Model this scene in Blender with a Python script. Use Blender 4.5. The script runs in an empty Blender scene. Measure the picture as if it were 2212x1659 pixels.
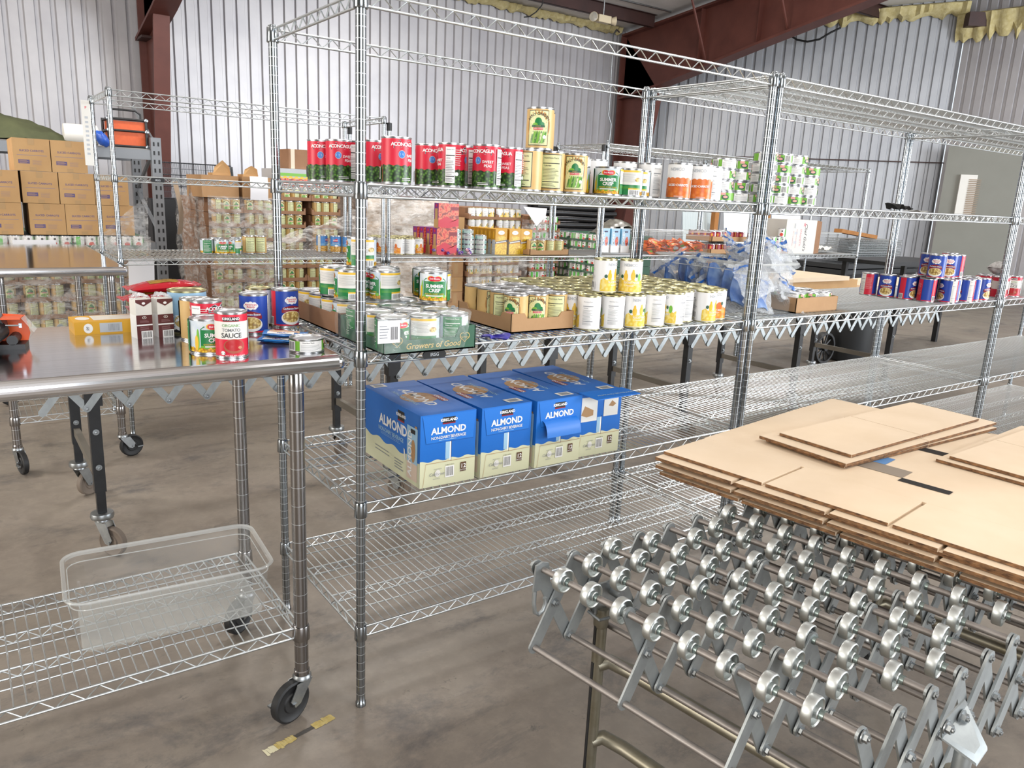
import bpy, bmesh, math, random
from mathutils import Vector, Matrix, Euler
C = bpy.context.scene.collection
SC = bpy.context.scene
PI = math.pi
rnd = random.Random(7)
# ------------------------------------------------------------------ camera
CAMP = Vector((-0.813, -1.791, 1.429)); F_PX = 1673.16
cd = bpy.data.cameras.new('camera'); cd.sensor_width = 36.0; cd.lens = F_PX / 2212 * 36; cd.clip_start = 0.05
cam = bpy.data.objects.new('camera', cd); C.objects.link(cam)
cam.location = CAMP; cam.rotation_euler = Euler((math.radians(76.375), math.radians(-2.64), math.radians(-35.149)))
SC.camera = cam
CROT = cam.rotation_euler.to_matrix()
# ------------------------------------------------------------------ view, world, lights
vs = SC.view_settings
SC.display_settings.display_device = 'sRGB'
vs.view_transform = 'Standard'; vs.look = 'None'; vs.gamma = 1.0; vs.use_curve_mapping = False; vs.exposure = 0.30
SC.cycles.max_bounces = 7; SC.cycles.diffuse_bounces = 3; SC.cycles.glossy_bounces = 4
SC.cycles.transparent_max_bounces = 24; SC.cycles.transmission_bounces = 6
SC.cycles.caustics_reflective = False; SC.cycles.caustics_refractive = False
SC.cycles.sample_clamp_indirect = 4.0
w = bpy.data.worlds.new('sky_world'); SC.world = w; w.use_nodes = True
w.node_tree.nodes['Background'].inputs[0].default_value = (0.80, 0.88, 1.0, 1)
w.node_tree.nodes['Background'].inputs[1].default_value = 1.0
def area(name, loc, target, sx, sy, power, col):
    l = bpy.data.lights.new(name, 'AREA'); l.shape = 'RECTANGLE'; l.size = sx; l.size_y = sy; l.energy = power; l.color = col
    o = bpy.data.objects.new(name, l); C.objects.link(o); o.location = loc
    o.rotation_euler = (Vector(target) - Vector(loc)).to_track_quat('-Z', 'Y').to_euler()
    return o
area('dock_door_daylight', (11.5, -8.4, 2.5), (7, 3, 1.6), 7.0, 4.4, 1450, (0.90, 0.95, 1.0))
area('bay_door_daylight', (-2.5, -9.3, 2.6), (0, 3, 1.0), 5.0, 4.6, 400, (0.95, 0.97, 1.0))
area('side_door_daylight', (-9.2, 1.5, 2.3), (0, 4, 1.2), 5.0, 4.0, 430, (1.0, 0.93, 0.83))
for i, (lx, ly) in enumerate(((-3.5, -3.5), (2.0, -3.5), (7.5, -3.5), (-3.5, 4.5), (2.0, 4.5), (7.5, 4.5))):
    area('high_bay_lamp_light', (lx, ly, 5.0), (lx, ly, 0), 1.3, 0.5, 55 if ly < 0 else 125, (1.0, 0.97, 0.93))
    pl = bpy.data.lights.new('roof_fill_light', 'POINT'); pl.energy = 52; pl.shadow_soft_size = 0.25; pl.color = (1.0, 0.96, 0.91)  # unseen fill added to brighten the roof lining and rafter
    po_ = bpy.data.objects.new('roof_fill_light', pl); C.objects.link(po_); po_.location = (lx, ly, 4.75)

def ray(u, v):
    return CROT @ Vector(((u - 1106) / F_PX, -(v - 829.5) / F_PX, -1.0))
def on(u, v, z, R=0.0):
    """a point on the horizontal surface at height z seen at photo pixel (u, v); R steps on behind it"""
    d = ray(u, v); t = (z - CAMP.z) / d.z; p = CAMP + d * t
    if R:
        h = Vector((d.x, d.y, 0)).normalized(); p = p + h * R
    return p
def aty(u, v, y):
    d = ray(u, v); return CAMP + d * ((y - CAMP.y) / d.y)
def face_cam(x, y):
    """z rotation that turns a can's front (-y) to the aisle the camera stands in"""
    return math.atan2(CAMP.x - x, -(CAMP.y - y))

# ------------------------------------------------------------------ materials
def lin(h):
    h = h.lstrip('#'); o = []
    for i in (0, 2, 4):
        c = int(h[i:i+2], 16) / 255; o.append(c / 12.92 if c <= 0.04045 else ((c + 0.055) / 1.055) ** 2.4)
    return (*o, 1.0)
MATS = {}
def mat(name, col, rough=0.5, metal=0.0, var=None, scale=8.0, bump=0.0, bscale=40.0, spec=0.5, var2=None, stretch=None, detail=4.0):
    if name in MATS: return MATS[name]
    m = bpy.data.materials.new(name); m.use_nodes = True; nt = m.node_tree; b = nt.nodes['Principled BSDF']
    b.inputs['Base Color'].default_value = lin(col); b.inputs['Roughness'].default_value = rough
    b.inputs['Metallic'].default_value = metal; b.inputs['Specular IOR Level'].default_value = spec
    if var or bump:
        tc = nt.nodes.new('ShaderNodeTexCoord'); src = tc.outputs['Object']
        if stretch:
            mp = nt.nodes.new('ShaderNodeMapping'); mp.inputs['Scale'].default_value = stretch
            nt.links.new(src, mp.inputs[0]); src = mp.outputs[0]
    if var:
        n = nt.nodes.new('ShaderNodeTexNoise'); n.inputs['Scale'].default_value = scale; n.inputs['Detail'].default_value = detail
        n.inputs['Roughness'].default_value = 0.62
        nt.links.new(src, n.inputs['Vector'])
        r = nt.nodes.new('ShaderNodeValToRGB'); r.color_ramp.elements[0].position = 0.32; r.color_ramp.elements[1].position = 0.68
        r.color_ramp.elements[0].color = lin(col); r.color_ramp.elements[1].color = lin(var)
        if var2:
            e = r.color_ramp.elements.new(0.5); e.color = lin(var2)
        nt.links.new(n.outputs['Fac'], r.inputs[0]); nt.links.new(r.outputs[0], b.inputs['Base Color'])
    if bump:
        n2 = nt.nodes.new('ShaderNodeTexNoise'); n2.inputs['Scale'].default_value = bscale; n2.inputs['Detail'].default_value = 3
        nt.links.new(src, n2.inputs['Vector'])
        bp = nt.nodes.new('ShaderNodeBump'); bp.inputs['Strength'].default_value = bump; bp.inputs['Distance'].default_value = 0.01
        nt.links.new(n2.outputs['Fac'], bp.inputs['Height']); nt.links.new(bp.outputs[0], b.inputs['Normal'])
    MATS[name] = m; return m
def printmat(name, cols, scale, rough=0.35, edge=0.35):
    """printed picture of many small round things (peas, kernels, beans): voronoi cells"""
    if name in MATS: return MATS[name]
    m = bpy.data.materials.new(name); m.use_nodes = True; nt = m.node_tree; b = nt.nodes['Principled BSDF']
    b.inputs['Roughness'].default_value = rough
    tc = nt.nodes.new('ShaderNodeTexCoord'); v = nt.nodes.new('ShaderNodeTexVoronoi'); v.inputs['Scale'].default_value = scale
    nt.links.new(tc.outputs['Object'], v.inputs['Vector'])
    r = nt.nodes.new('ShaderNodeValToRGB'); cr = r.color_ramp
    cr.elements[0].position = 0.0; cr.elements[0].color = lin(cols[0]); cr.elements[1].position = 0.75; cr.elements[1].color = lin(cols[-1])
    for i, c in enumerate(cols[1:-1]):
        e = cr.elements.new(0.75 * (i + 1) / (len(cols) - 1)); e.color = lin(c)
    nt.links.new(v.outputs['Distance'], r.inputs[0]); nt.links.new(r.outputs[0], b.inputs['Base Color'])
    MATS[name] = m; return m
def clearmat(name, tint, alpha, rough=0.1, nscale=0, amin=0.05, amax=0.6, stretch=None, bump=0.0):
    """thin clear plastic: see-through with a glossy film on top"""
    if name in MATS: return MATS[name]
    m = bpy.data.materials.new(name); m.use_nodes = True; nt = m.node_tree; b = nt.nodes['Principled BSDF']
    b.inputs['Base Color'].default_value = lin(tint); b.inputs['Roughness'].default_value = rough; b.inputs['Alpha'].default_value = alpha
    b.inputs['Specular IOR Level'].default_value = 0.7
    if nscale:
        tc = nt.nodes.new('ShaderNodeTexCoord'); mp = nt.nodes.new('ShaderNodeMapping'); mp.inputs['Scale'].default_value = stretch or (1, 1, 1)
        n = nt.nodes.new('ShaderNodeTexNoise'); n.inputs['Scale'].default_value = nscale; n.inputs['Detail'].default_value = 6; n.inputs['Roughness'].default_value = 0.7
        n.inputs['Distortion'].default_value = 1.2
        nt.links.new(tc.outputs['Object'], mp.inputs[0]); nt.links.new(mp.outputs[0], n.inputs['Vector'])
        r = nt.nodes.new('ShaderNodeMapRange'); r.inputs['From Min'].default_value = 0.42; r.inputs['From Max'].default_value = 0.72
        r.inputs['To Min'].default_value = amin; r.inputs['To Max'].default_value = amax
        nt.links.new(n.outputs['Fac'], r.inputs[0]); nt.links.new(r.outputs[0], b.inputs['Alpha'])
        if bump:
            bp = nt.nodes.new('ShaderNodeBump'); bp.inputs['Strength'].default_value = bump; bp.inputs['Distance'].default_value = 0.02
            nt.links.new(n.outputs['Fac'], bp.inputs['Height']); nt.links.new(bp.outputs[0], b.inputs['Normal'])
    MATS[name] = m; return m
chrome = mat('zinc_chrome', '#979ca0', 0.18, 1.0)
groove = mat('post_groove', '#c3c7c9', 0.4, 0.9)
wirem = mat('bright_wire', '#d2d7d9', 0.30, 1.0)
steel = mat('brushed_steel', '#e6e6e9', 0.135, 1.0, var='#d0d0d3', scale=3, stretch=(1, 40, 40))
postdark = mat('worn_chrome', '#989594', 0.2, 1.0)
galv = mat('galvanised', '#a9adaf', 0.38, 1.0, var='#94989a', scale=30)
galvb = mat('galvanised_bar', '#a9aeaf', 0.5, 0.85, var='#969b9c', scale=14)
wheelm = mat('zinc_wheel', '#ccd0cf', 0.4, 1.0, var='#bfc3c0', scale=20)
axlem = mat('axle_steel', '#9a9591', 0.5, 0.85, var='#88827e', scale=20)
legm = mat('dirty_steel_tube', '#8d897c', 0.4, 0.85, var='#77715f', scale=12)
blackm = mat('black_paint', '#17181a', 0.4, var='#232426', scale=20)
blackp = mat('black_plastic', '#141416', 0.45)
rubber = mat('black_rubber', '#1b1b1c', 0.55)
tyre = mat('grey_tyre', '#75695e', 0.7)
tin = mat('tinplate', '#c4c5c7', 0.3, 1.0)
goldtin = mat('gold_tinplate', '#c3bd92', 0.3, 1.0)
card = mat('cardboard', '#b48e66', 0.8, var='#a9835c', scale=5, bump=0.06, bscale=60)
card2 = mat('cardboard_tan', '#c09a6a', 0.8, var='#b58e60', scale=4)
card3 = mat('cardboard_brown', '#9b7457', 0.8, var='#8d694e', scale=6)
kraft = mat('cardboard_flat', '#e5d0b6', 0.75, var='#dcc5a8', scale=3)
corr = mat('corrugated_edge', '#8f6844', 0.9, var='#4a3220', scale=60, stretch=(1, 1, 3))
white = mat('white_print', '#f1f0ee', 0.4)
offw = mat('off_white', '#e4e1da', 0.5)
paper = mat('white_paper', '#ecebee', 0.6)
ink = mat('black_print', '#1c1a1b', 0.45)
greyp = mat('grey_print', '#8c8f93', 0.5)
blueink = mat('purple_ink', '#5c4f76', 0.6)
red = mat('red_print', '#d3223c', 0.38)
redd = mat('dark_red_print', '#8c1b2a', 0.4)
green = mat('green_print', '#1d7c41', 0.38)
greend = mat('dark_green_print', '#2c5a43', 0.5)
greenl = mat('light_green_print', '#77b63c', 0.4)
yellow = mat('yellow_print', '#e9bc33', 0.4)
gold = mat('gold_print', '#c2a765', 0.4)
blue = mat('blue_print', '#2448a8', 0.36)
skyb = mat('sky_print', '#b9c9da', 0.4, var='#dfe4e6', scale=25)
orange = mat('orange_print', '#e07a33', 0.4, var='#d3672a', scale=40)
beige = mat('tan_print', '#d9b578', 0.4, var='#d2ac6c', scale=20)
cream = mat('cream_print', '#dddfa8', 0.45)
almondb = mat('box_blue', '#1f6fc6', 0.42, var='#1b66bb', scale=3)
almondw = mat('box_cream', '#d6d6b4', 0.5)
almondn = mat('almond_brown', '#b98f62', 0.5, var='#a87f54', scale=60)
palegrey = mat('pale_grey', '#b9bdc2', 0.5)
peas = printmat('peas_print', ['#7fa34a', '#4f7a2c', '#2c4d1c', '#16280f'], 130)
corn = printmat('corn_print', ['#f6dc58', '#eec235', '#d59c1e', '#a87414'], 150)
beans = printmat('beans_print', ['#f3e6b4', '#e2cd8b', '#c3a45c', '#94733a'], 140)
pear = printmat('pear_print', ['#f6efc4', '#f1d560', '#e8c23c', '#f4e08a'], 60)
carrot = printmat('carrot_print', ['#ef9146', '#e27930', '#d2621f'], 70)
gbean = printmat('green_bean_print', ['#9cc85a', '#5d9a3c', '#3d7a36', '#d5dfa0'], 90)
peach = printmat('peach_print', ['#f5c255', '#ee9d34', '#e07f28'], 70)
chick = printmat('chickpea_print', ['#f0cf86', '#d9ab55', '#a5742c'], 120)
macp = printmat('macaroni_print', ['#f8df55', '#edc437', '#cf9f22'], 70)
redfood = printmat('red_food_print', ['#e8483a', '#d23534', '#f3825c', '#8c2a2a'], 40)
clearbox = clearmat('clear_polycarbonate', '#cfd2d0', 0.09, 0.06)
clearedge = clearmat('clear_polycarbonate_edge', '#d9dcda', 0.42, 0.08)
frost = clearmat('clear_scratched_base', '#c6c9c6', 0.28, 0.3)
film = clearmat('stretch_film', '#e9e6e2', 0.3, 0.14, nscale=6, amin=0.10, amax=0.78, stretch=(1, 1, 2.5), bump=0.8)
filml = clearmat('shrink_film', '#e8ecea', 0.25, 0.12, nscale=5, amin=0.03, amax=0.30, bump=0.5)
ziplock = clearmat('clear_bag_film', '#e6eaee', 0.35, 0.12, nscale=9, amin=0.2, amax=0.8, bump=0.8)

# ------------------------------------------------------------------ mesh builder
class MB:
    def __init__(s): s.v = []; s.f = []; s.m = []; s.sm = []
    def add(s, vs_, fs, mi=0, smooth=False):
        o = len(s.v); s.v.extend([tuple(p) for p in vs_])
        for f in fs:
            s.f.append(tuple(o + i for i in f)); s.m.append(mi); s.sm.append(smooth)
        return s
    def box(s, c, d, mi=0, R=None):
        x, y, z = d[0] / 2, d[1] / 2, d[2] / 2
        P = [Vector(p) for p in ((-x, -y, -z), (x, -y, -z), (x, y, -z), (-x, y, -z), (-x, -y, z), (x, -y, z), (x, y, z), (-x, y, z))]
        if R is not None: P = [R @ p for p in P]
        c = Vector(c)
        return s.add([p + c for p in P], [(3, 2, 1, 0), (4, 5, 6, 7), (0, 1, 5, 4), (1, 2, 6, 5), (2, 3, 7, 6), (3, 0, 4, 7)], mi)
    def bx(s, x0, x1, y0, y1, z0, z1, mi=0): return s.box(((x0 + x1) / 2, (y0 + y1) / 2, (z0 + z1) / 2), (x1 - x0, y1 - y0, z1 - z0), mi)
    def cyl(s, p0, p1, r, n=8, mi=0, cap=True, r1=None, smooth=True):
        p0 = Vector(p0); p1 = Vector(p1); d = (p1 - p0).normalized()
        a = Vector((0, 0, 1)) if abs(d.z) < 0.9 else Vector((1, 0, 0)); u = d.cross(a).normalized(); v = d.cross(u)
        r1 = r if r1 is None else r1; P = []
        for q, rr in ((p0, r), (p1, r1)):
            for k in range(n):
                t = 2 * PI * k / n; P.append(q + (u * math.cos(t) + v * math.sin(t)) * rr)
        s.add(P, [(k, (k + 1) % n, n + (k + 1) % n, n + k) for k in range(n)], mi, smooth)
        if cap: s.add(P, [tuple(range(n - 1, -1, -1)), tuple(range(n, 2 * n))], mi)
        return s
    def tube(s, pts, r, n=8, mi=0, cap=True):
        pts = [Vector(p) for p in pts]; rings = []; pu = None
        for i, p in enumerate(pts):
            d = (pts[min(i + 1, len(pts) - 1)] - pts[max(i - 1, 0)]).normalized()
            if pu is None:
                a = Vector((0, 0, 1)) if abs(d.z) < 0.9 else Vector((1, 0, 0)); u = d.cross(a).normalized()
            else:
                u = (pu - d * pu.dot(d)).normalized()
            pu = u; v = d.cross(u); rings.append([p + (u * math.cos(2 * PI * k / n) + v * math.sin(2 * PI * k / n)) * r for k in range(n)])
        P = [q for R_ in rings for q in R_]; F = []
        for i in range(len(pts) - 1):
            for k in range(n): F.append((i * n + k, i * n + (k + 1) % n, (i + 1) * n + (k + 1) % n, (i + 1) * n + k))
        s.add(P, F, mi, True)
        if cap: s.add(P, [tuple(range(n - 1, -1, -1)), tuple(range((len(pts) - 1) * n, len(pts) * n))], mi)
        return s
    def lathe(s, prof, n=24, mi=0, M=None, smooth=True, mis=None):
        P = []
        for r, z in prof:
            for k in range(n):
                t = 2 * PI * k / n; q = Vector((r * math.cos(t), r * math.sin(t), z)); P.append(M @ q if M is not None else q)
        o = len(s.v); s.v.extend([tuple(p) for p in P])
        for i in range(len(prof) - 1):
            for k in range(n):
                s.f.append((o + i * n + k, o + i * n + (k + 1) % n, o + (i + 1) * n + (k + 1) % n, o + (i + 1) * n + k))
                s.m.append(mis[i] if mis else mi); s.sm.append(smooth)
        return s
    def prism(s, poly, h, M, mi=0, smooth=False):
        n = len(poly); P = [M @ Vector((x, y, 0)) for x, y in poly] + [M @ Vector((x, y, h)) for x, y in poly]
        s.add(P, [tuple(range(n - 1, -1, -1)), tuple(range(n, 2 * n))], mi)
        return s.add(P, [(k, (k + 1) % n, n + (k + 1) % n, n + k) for k in range(n)], mi, smooth)
    def grid(s, fn, nu, nv, mi=0, smooth=True):
        P = [fn(i / nu, j / nv) for j in range(nv + 1) for i in range(nu + 1)]; W = nu + 1
        return s.add(P, [(j * W + i, j * W + i + 1, (j + 1) * W + i + 1, (j + 1) * W + i) for j in range(nv) for i in range(nu)], mi, smooth)
    def mesh(s, name, mats):
        me = bpy.data.meshes.new(name); me.from_pydata(s.v, [], s.f)
        for m in (mats if isinstance(mats, (list, tuple)) else [mats]): me.materials.append(m)
        me.polygons.foreach_set('material_index', s.m); me.polygons.foreach_set('use_smooth', s.sm)
        me.update()
        if any(s.sm): me.set_sharp_from_angle(angle=math.radians(50))
        return me
    def build(s, name, mats, parent=None, loc=(0, 0, 0), rz=0, bevel=0, seg=2):
        return obj(name, s.mesh(name, mats), parent, loc, rz, bevel, seg)
def obj(name, me, parent=None, loc=(0, 0, 0), rz=0, bevel=0, seg=2):
    o = bpy.data.objects.new(name, me); C.objects.link(o); o.location = loc; o.rotation_euler = (0, 0, rz)
    if parent is not None: o.parent = parent
    if bevel:
        b = o.modifiers.new('bevel', 'BEVEL'); b.width = bevel; b.segments = seg; b.limit_method = 'ANGLE'; b.angle_limit = math.radians(40)
    return o
def tag(o, label, cat, group=None, kind=None):
    o['label'] = label; o['category'] = cat
    if group: o['group'] = group
    if kind: o['kind'] = kind
    return o
def thing(name, label, cat, loc=(0, 0, 0), rz=0, group=None):
    o = bpy.data.objects.new(name, None); C.objects.link(o); o.location = loc; o.rotation_euler = (0, 0, rz); o.empty_display_size = 0.05
    return tag(o, label, cat, group)
def struct(o, label=None):
    o['kind'] = 'structure'
    if label: o['label'] = label
    return o
def dup(src, loc, rz=None, label=None, group=None):
    c = src.copy(); C.objects.link(c); c.location = loc
    if rz is not None: c.rotation_euler = (src.rotation_euler[0], src.rotation_euler[1], rz)
    if label: c['label'] = label
    if group: c['group'] = group
    def kids(a, b):
        for ch in list(a.children):
            k = ch.copy(); C.objects.link(k); k.parent = b; kids(ch, k)
    kids(src, c)
    return c
ORD = ['first', 'second', 'third', 'fourth', 'fifth', 'sixth', 'seventh', 'eighth', 'ninth', 'tenth', 'eleventh', 'twelfth', 'thirteenth', 'fourteenth', 'fifteenth', 'sixteenth', 'seventeenth', 'eighteenth']

# ------------------------------------------------------------------ lettering and printed artwork
_T = {}
def text2d(s_, size, bold=0.0, shear=0.0, space=1.0):
    k = (s_, bold, shear, space)
    if k not in _T:
        cu = bpy.data.curves.new('lettering', 'FONT'); cu.body = s_; cu.size = 1.0; cu.align_x = 'CENTER'; cu.align_y = 'CENTER'
        cu.resolution_u = 2; cu.offset = bold; cu.shear = shear; cu.space_character = space
        ob = bpy.data.objects.new('lettering', cu); me = bpy.data.meshes.new_from_object(ob)
        _T[k] = ([(v.co.x, v.co.y) for v in me.vertices], [tuple(p.vertices) for p in me.polygons])
        bpy.data.objects.remove(ob); bpy.data.curves.remove(cu); bpy.data.meshes.remove(me)
    V, Fc = _T[k]
    return [(x * size, y * size) for x, y in V], Fc
class Art:
    """collects printed shapes over a surface map f(s, t, lift) -> xyz"""
    def __init__(a, mb, f, mats, curved=False, lift0=0.0002, step=0.00012):
        a.mb = mb; a.f = f; a.mats = mats; a.k = 0; a.l0 = lift0; a.st = step; a.cv = curved
    def mi(a, m):
        if m not in a.mats: a.mats.append(m)
        return a.mats.index(m)
    def lf(a): a.k += 1; return a.l0 + a.st * a.k
    def R(a, x0, x1, y0, y1, m, amp=0, wl=0.01, steps=None):
        n = steps or (max(1, int(abs(x1 - x0) / 0.005)) if (a.cv or amp) else 1); l = a.lf(); P = []
        for i in range(n + 1):
            x = x0 + (x1 - x0) * i / n; P += [a.f(x, y0, l), a.f(x, y1 + (amp * math.sin(2 * PI * x / wl) if amp else 0), l)]
        a.mb.add(P, [(2 * i, 2 * i + 2, 2 * i + 3, 2 * i + 1) for i in range(n)], a.mi(m), a.cv)
    def E(a, cx, cy, rx, ry, m, n=20, rings=2):
        l = a.lf(); P = [a.f(cx, cy, l)]
        for r in range(1, rings + 1):
            for k in range(n):
                t = 2 * PI * k / n; P.append(a.f(cx + rx * r / rings * math.cos(t), cy + ry * r / rings * math.sin(t), l))
        Fc = [(0, 1 + k, 1 + (k + 1) % n) for k in range(n)]
        for r in range(1, rings):
            o = 1 + (r - 1) * n
            for k in range(n): Fc.append((o + k, o + n + k, o + n + (k + 1) % n, o + (k + 1) % n))
        a.mb.add(P, Fc, a.mi(m))
    def P(a, pts, m):
        l = a.lf(); n = len(pts); cx = sum(p[0] for p in pts) / n; cy = sum(p[1] for p in pts) / n
        a.mb.add([a.f(cx, cy, l)] + [a.f(x, y, l) for x, y in pts], [(0, 1 + k, 1 + (k + 1) % n) for k in range(n)], a.mi(m))
    def T(a, cx, cy, size, s_, m, bold=0.0, rot=0, shear=0.0, space=1.0, arc=0):
        V, Fc = text2d(s_, size, bold, shear, space); l = a.lf(); c, sn = math.cos(rot), math.sin(rot); P = []
        for x, y in V:
            if arc: x, y = (arc + y) * math.sin(x / arc), (arc + y) * math.cos(x / arc) - arc
            P.append(a.f(cx + x * c - y * sn, cy + x * sn + y * c, l))
        a.mb.add(P, Fc, a.mi(m))
    def L(a, x0, x1, y0, y1, n, m, th=0.3, ragged=0.25):
        rr = random.Random(int(abs(x0) * 1e5) + n)
        for i in range(n):
            y = y1 + (y0 - y1) * (i + 0.5) / n; h = abs(y1 - y0) / n * th
            a.R(x0, x1 - (x1 - x0) * ragged * rr.random(), y - h / 2, y + h / 2, m); a.k -= 1
        a.k += 1
    def B(a, x0, x1, y0, y1, m, n=12):
        rr = random.Random(3); x = x0; wd = (x1 - x0) / n
        for i in range(n):
            a.R(x + wd * i, x + wd * (i + 0.3 + 0.4 * rr.random()), y0, y1, m, steps=1); a.k -= 1
        a.k += 1
    def facts(a, cx, cy, w_, h_, m=None, bg=None, title='Nutrition Facts'):
        m = m or ink
        if bg: a.R(cx - w_ / 2, cx + w_ / 2, cy - h_ / 2, cy + h_ / 2, bg)
        a.T(cx, cy + h_ * 0.43, w_ * 0.13, title, m, 0.01)
        a.R(cx - w_ * .45, cx + w_ * .45, cy + h_ * .25, cy + h_ * .275, m)
        a.T(cx - w_ * .2, cy + h_ * .19, w_ * 0.12, 'Calories', m, 0.01)
        a.L(cx - w_ * .45, cx + w_ * .45, cy - h_ * .28, cy + h_ * .13, 9, m, .22, .3)
        a.R(cx - w_ * .45, cx + w_ * .45, cy - h_ * .33, cy - h_ * .305, m)
        a.L(cx - w_ * .45, cx + w_ * .45, cy - h_ * .47, cy - h_ * .36, 3, m, .25, .4)
    def barcode(a, x0, x1, y0, y1):
        a.R(x0, x1, y0, y1, white); p = (x1 - x0) * .1; a.B(x0 + p, x1 - p, y0 + (y1 - y0) * .12, y1 - (y1 - y0) * .1, ink)
def flatmap(size, face):
    X, Y, Z = size[0] / 2, size[1] / 2, size[2]
    return {'F': lambda s, t, l: (s, -Y - l, t), 'B': lambda s, t, l: (-s, Y + l, t),
            'L': lambda s, t, l: (-X - l, -s, t), 'R': lambda s, t, l: (X + l, s, t), 'T': lambda s, t, l: (s, t, Z + l)}[face]
# ================================================================== THE BUILDING
wallm = mat('painted_steel_sheet', '#c6c4c6', 0.38, 0.25, var='#b7b5b9', scale=1.3)
wallg = mat('grey_steel_sheet', '#b6b8bc', 0.4, 0.3, var='#a9abb0', scale=1.1)
primer = mat('red_primer_steel', '#6e4037', 0.5, 0.1, var='#5f362f', scale=2.5)
primerd = mat('dark_primer_steel', '#452a26', 0.55, var='#35211e', scale=3)
ceilm = mat('insulation_facing', '#efece9', 0.6, var='#e2dfdb', scale=1.5, bump=0.3, bscale=3)
foam = mat('yellow_foam', '#d9cc9c', 0.9, var='#c2b27a', scale=14, bump=1.0, bscale=14)
plain = mat('grey_wall_board', '#8e8e86', 0.55, var='#87877f', scale=1.2)

def concrete():
    m = bpy.data.materials.new('stained_concrete'); m.use_nodes = True; nt = m.node_tree; b = nt.nodes['Principled BSDF']; L = nt.links
    tc = nt.nodes.new('ShaderNodeTexCoord')
    def noise(scale, det, rough=0.6, dist=0.0, st=(1, 1, 1)):
        mp = nt.nodes.new('ShaderNodeMapping'); mp.inputs['Scale'].default_value = st; L.new(tc.outputs['Object'], mp.inputs[0])
        n = nt.nodes.new('ShaderNodeTexNoise'); n.inputs['Scale'].default_value = scale; n.inputs['Detail'].default_value = det
        n.inputs['Roughness'].default_value = rough; n.inputs['Distortion'].default_value = dist; L.new(mp.outputs[0], n.inputs['Vector']); return n.outputs['Fac']
    def ramp(f, p0, c0, p1, c1):
        r = nt.nodes.new('ShaderNodeValToRGB'); r.color_ramp.elements[0].position = p0; r.color_ramp.elements[0].color = c0
        r.color_ramp.elements[1].position = p1; r.color_ramp.elements[1].color = c1; L.new(f, r.inputs[0]); return r.outputs[0]
    def mix(f, a, c):
        x = nt.nodes.new('ShaderNodeMix'); x.data_type = 'RGBA'
        L.new(f, x.inputs[0]); L.new(a, x.inputs[6])
        if isinstance(c, tuple): x.inputs[7].default_value = c
        else: L.new(c, x.inputs[7])
        return x.outputs[2]
    base = ramp(noise(1.6, 8, 0.65), 0.35, lin('#8b8277'), 0.68, lin('#796f66'))
    fine = noise(22, 6, 0.7)
    base = mix(ramp(fine, 0.45, (0, 0, 0, 1), 0.75, (0.35, 0.35, 0.35, 1)), base, lin('#a39788'))
    smud = ramp(noise(2.1, 8, 0.78, 0.3, (1, 1.6, 1)), 0.52, (0, 0, 0, 1), 0.66, (0.85, 0.85, 0.85, 1))
    base = mix(smud, base, lin('#5d5957'))
    spots = ramp(noise(11, 6, 0.8, 0.4), 0.62, (0, 0, 0, 1), 0.70, (0.7, 0.7, 0.7, 1))
    base = mix(spots, base, lin('#4c4947'))
    L.new(base, b.inputs['Base Color'])
    L.new(ramp(noise(3, 4), 0.3, (0.36, 0.36, 0.36, 1), 0.7, (0.55, 0.55, 0.55, 1)), b.inputs['Roughness'])
    b.inputs['Specular IOR Level'].default_value = 0.45
    return m
struct(MB().bx(-12, 18, -12, 13, -0.15, 0.0).build('floor', concrete()), 'stained grey brown concrete floor')

def sheetwall(name, p0, p1, z0, z1, m, inward, label):
    """ribbed steel cladding from p0 to p1; inward is +1 when the room lies to the left of the direction"""
    p0 = Vector((*p0, 0)); p1 = Vector((*p1, 0)); d = (p1 - p0); Ln = d.length; d.normalize(); nrm = Vector((-d.y, d.x, 0)) * inward
    pit = 0.183; prof = []; x = 0.0
    while x < Ln:
        for dx, off in ((0, 0), (0.110, 0), (0.124, -0.036), (0.168, -0.036), (0.183, 0)):
            if x + dx <= Ln: prof.append((x + dx, off))
        x += pit
    b = MB(); P = []
    for s_, off in prof:
        q = p0 + d * s_ + nrm * off; P += [(q.x, q.y, z0), (q.x, q.y, z1)]
    b.add(P, [(2 * i, 2 * i + 2, 2 * i + 3, 2 * i + 1) for i in range(len(prof) - 1)])
    back0 = p0 - nrm * 0.08; back1 = p1 - nrm * 0.08; bt = -nrm * 0.04
    b.add([(back0.x, back0.y, z0), (back1.x, back1.y, z0), (back1.x, back1.y, z1), (back0.x, back0.y, z1),
           ((back0 + bt).x, (back0 + bt).y, z0), ((back1 + bt).x, (back1 + bt).y, z0), ((back1 + bt).x, (back1 + bt).y, z1), ((back0 + bt).x, (back0 + bt).y, z1)],
          [(0, 1, 2, 3), (7, 6, 5, 4), (3, 2, 6, 7)])
    return struct(b.build(name, m), label)
WB0, WB1 = (-11.5, 10.35), (11.15, 11.14)
sheetwall('wall_back', WB0, WB1, 0, 5.6, wallm, -1, 'ribbed pale steel wall behind the pallets')
WR1 = (15.02, 6.20)
sheetwall('wall_right', WB1, WR1, 0, 6.0, wallg, -1, 'ribbed grey steel wall right of the far column')
WF1 = (16.3, -9.9)
sheetwall('wall_far_right', WR1, WF1, 0, 7.0, wallm, -1, 'bright ribbed steel wall at the far right corner')
fw = MB()
for x0, x1 in ((-11.5, -5.2), (0.2, 8.6), (16.0, 17.5)): fw.bx(x0, x1, -10.1, -9.95, 0, 5.0)
fw.bx(-11.5, 17.5, -10.1, -9.95, 5.0, 7.2); struct(fw.build('wall_front', plain))
lw = MB()
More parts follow.
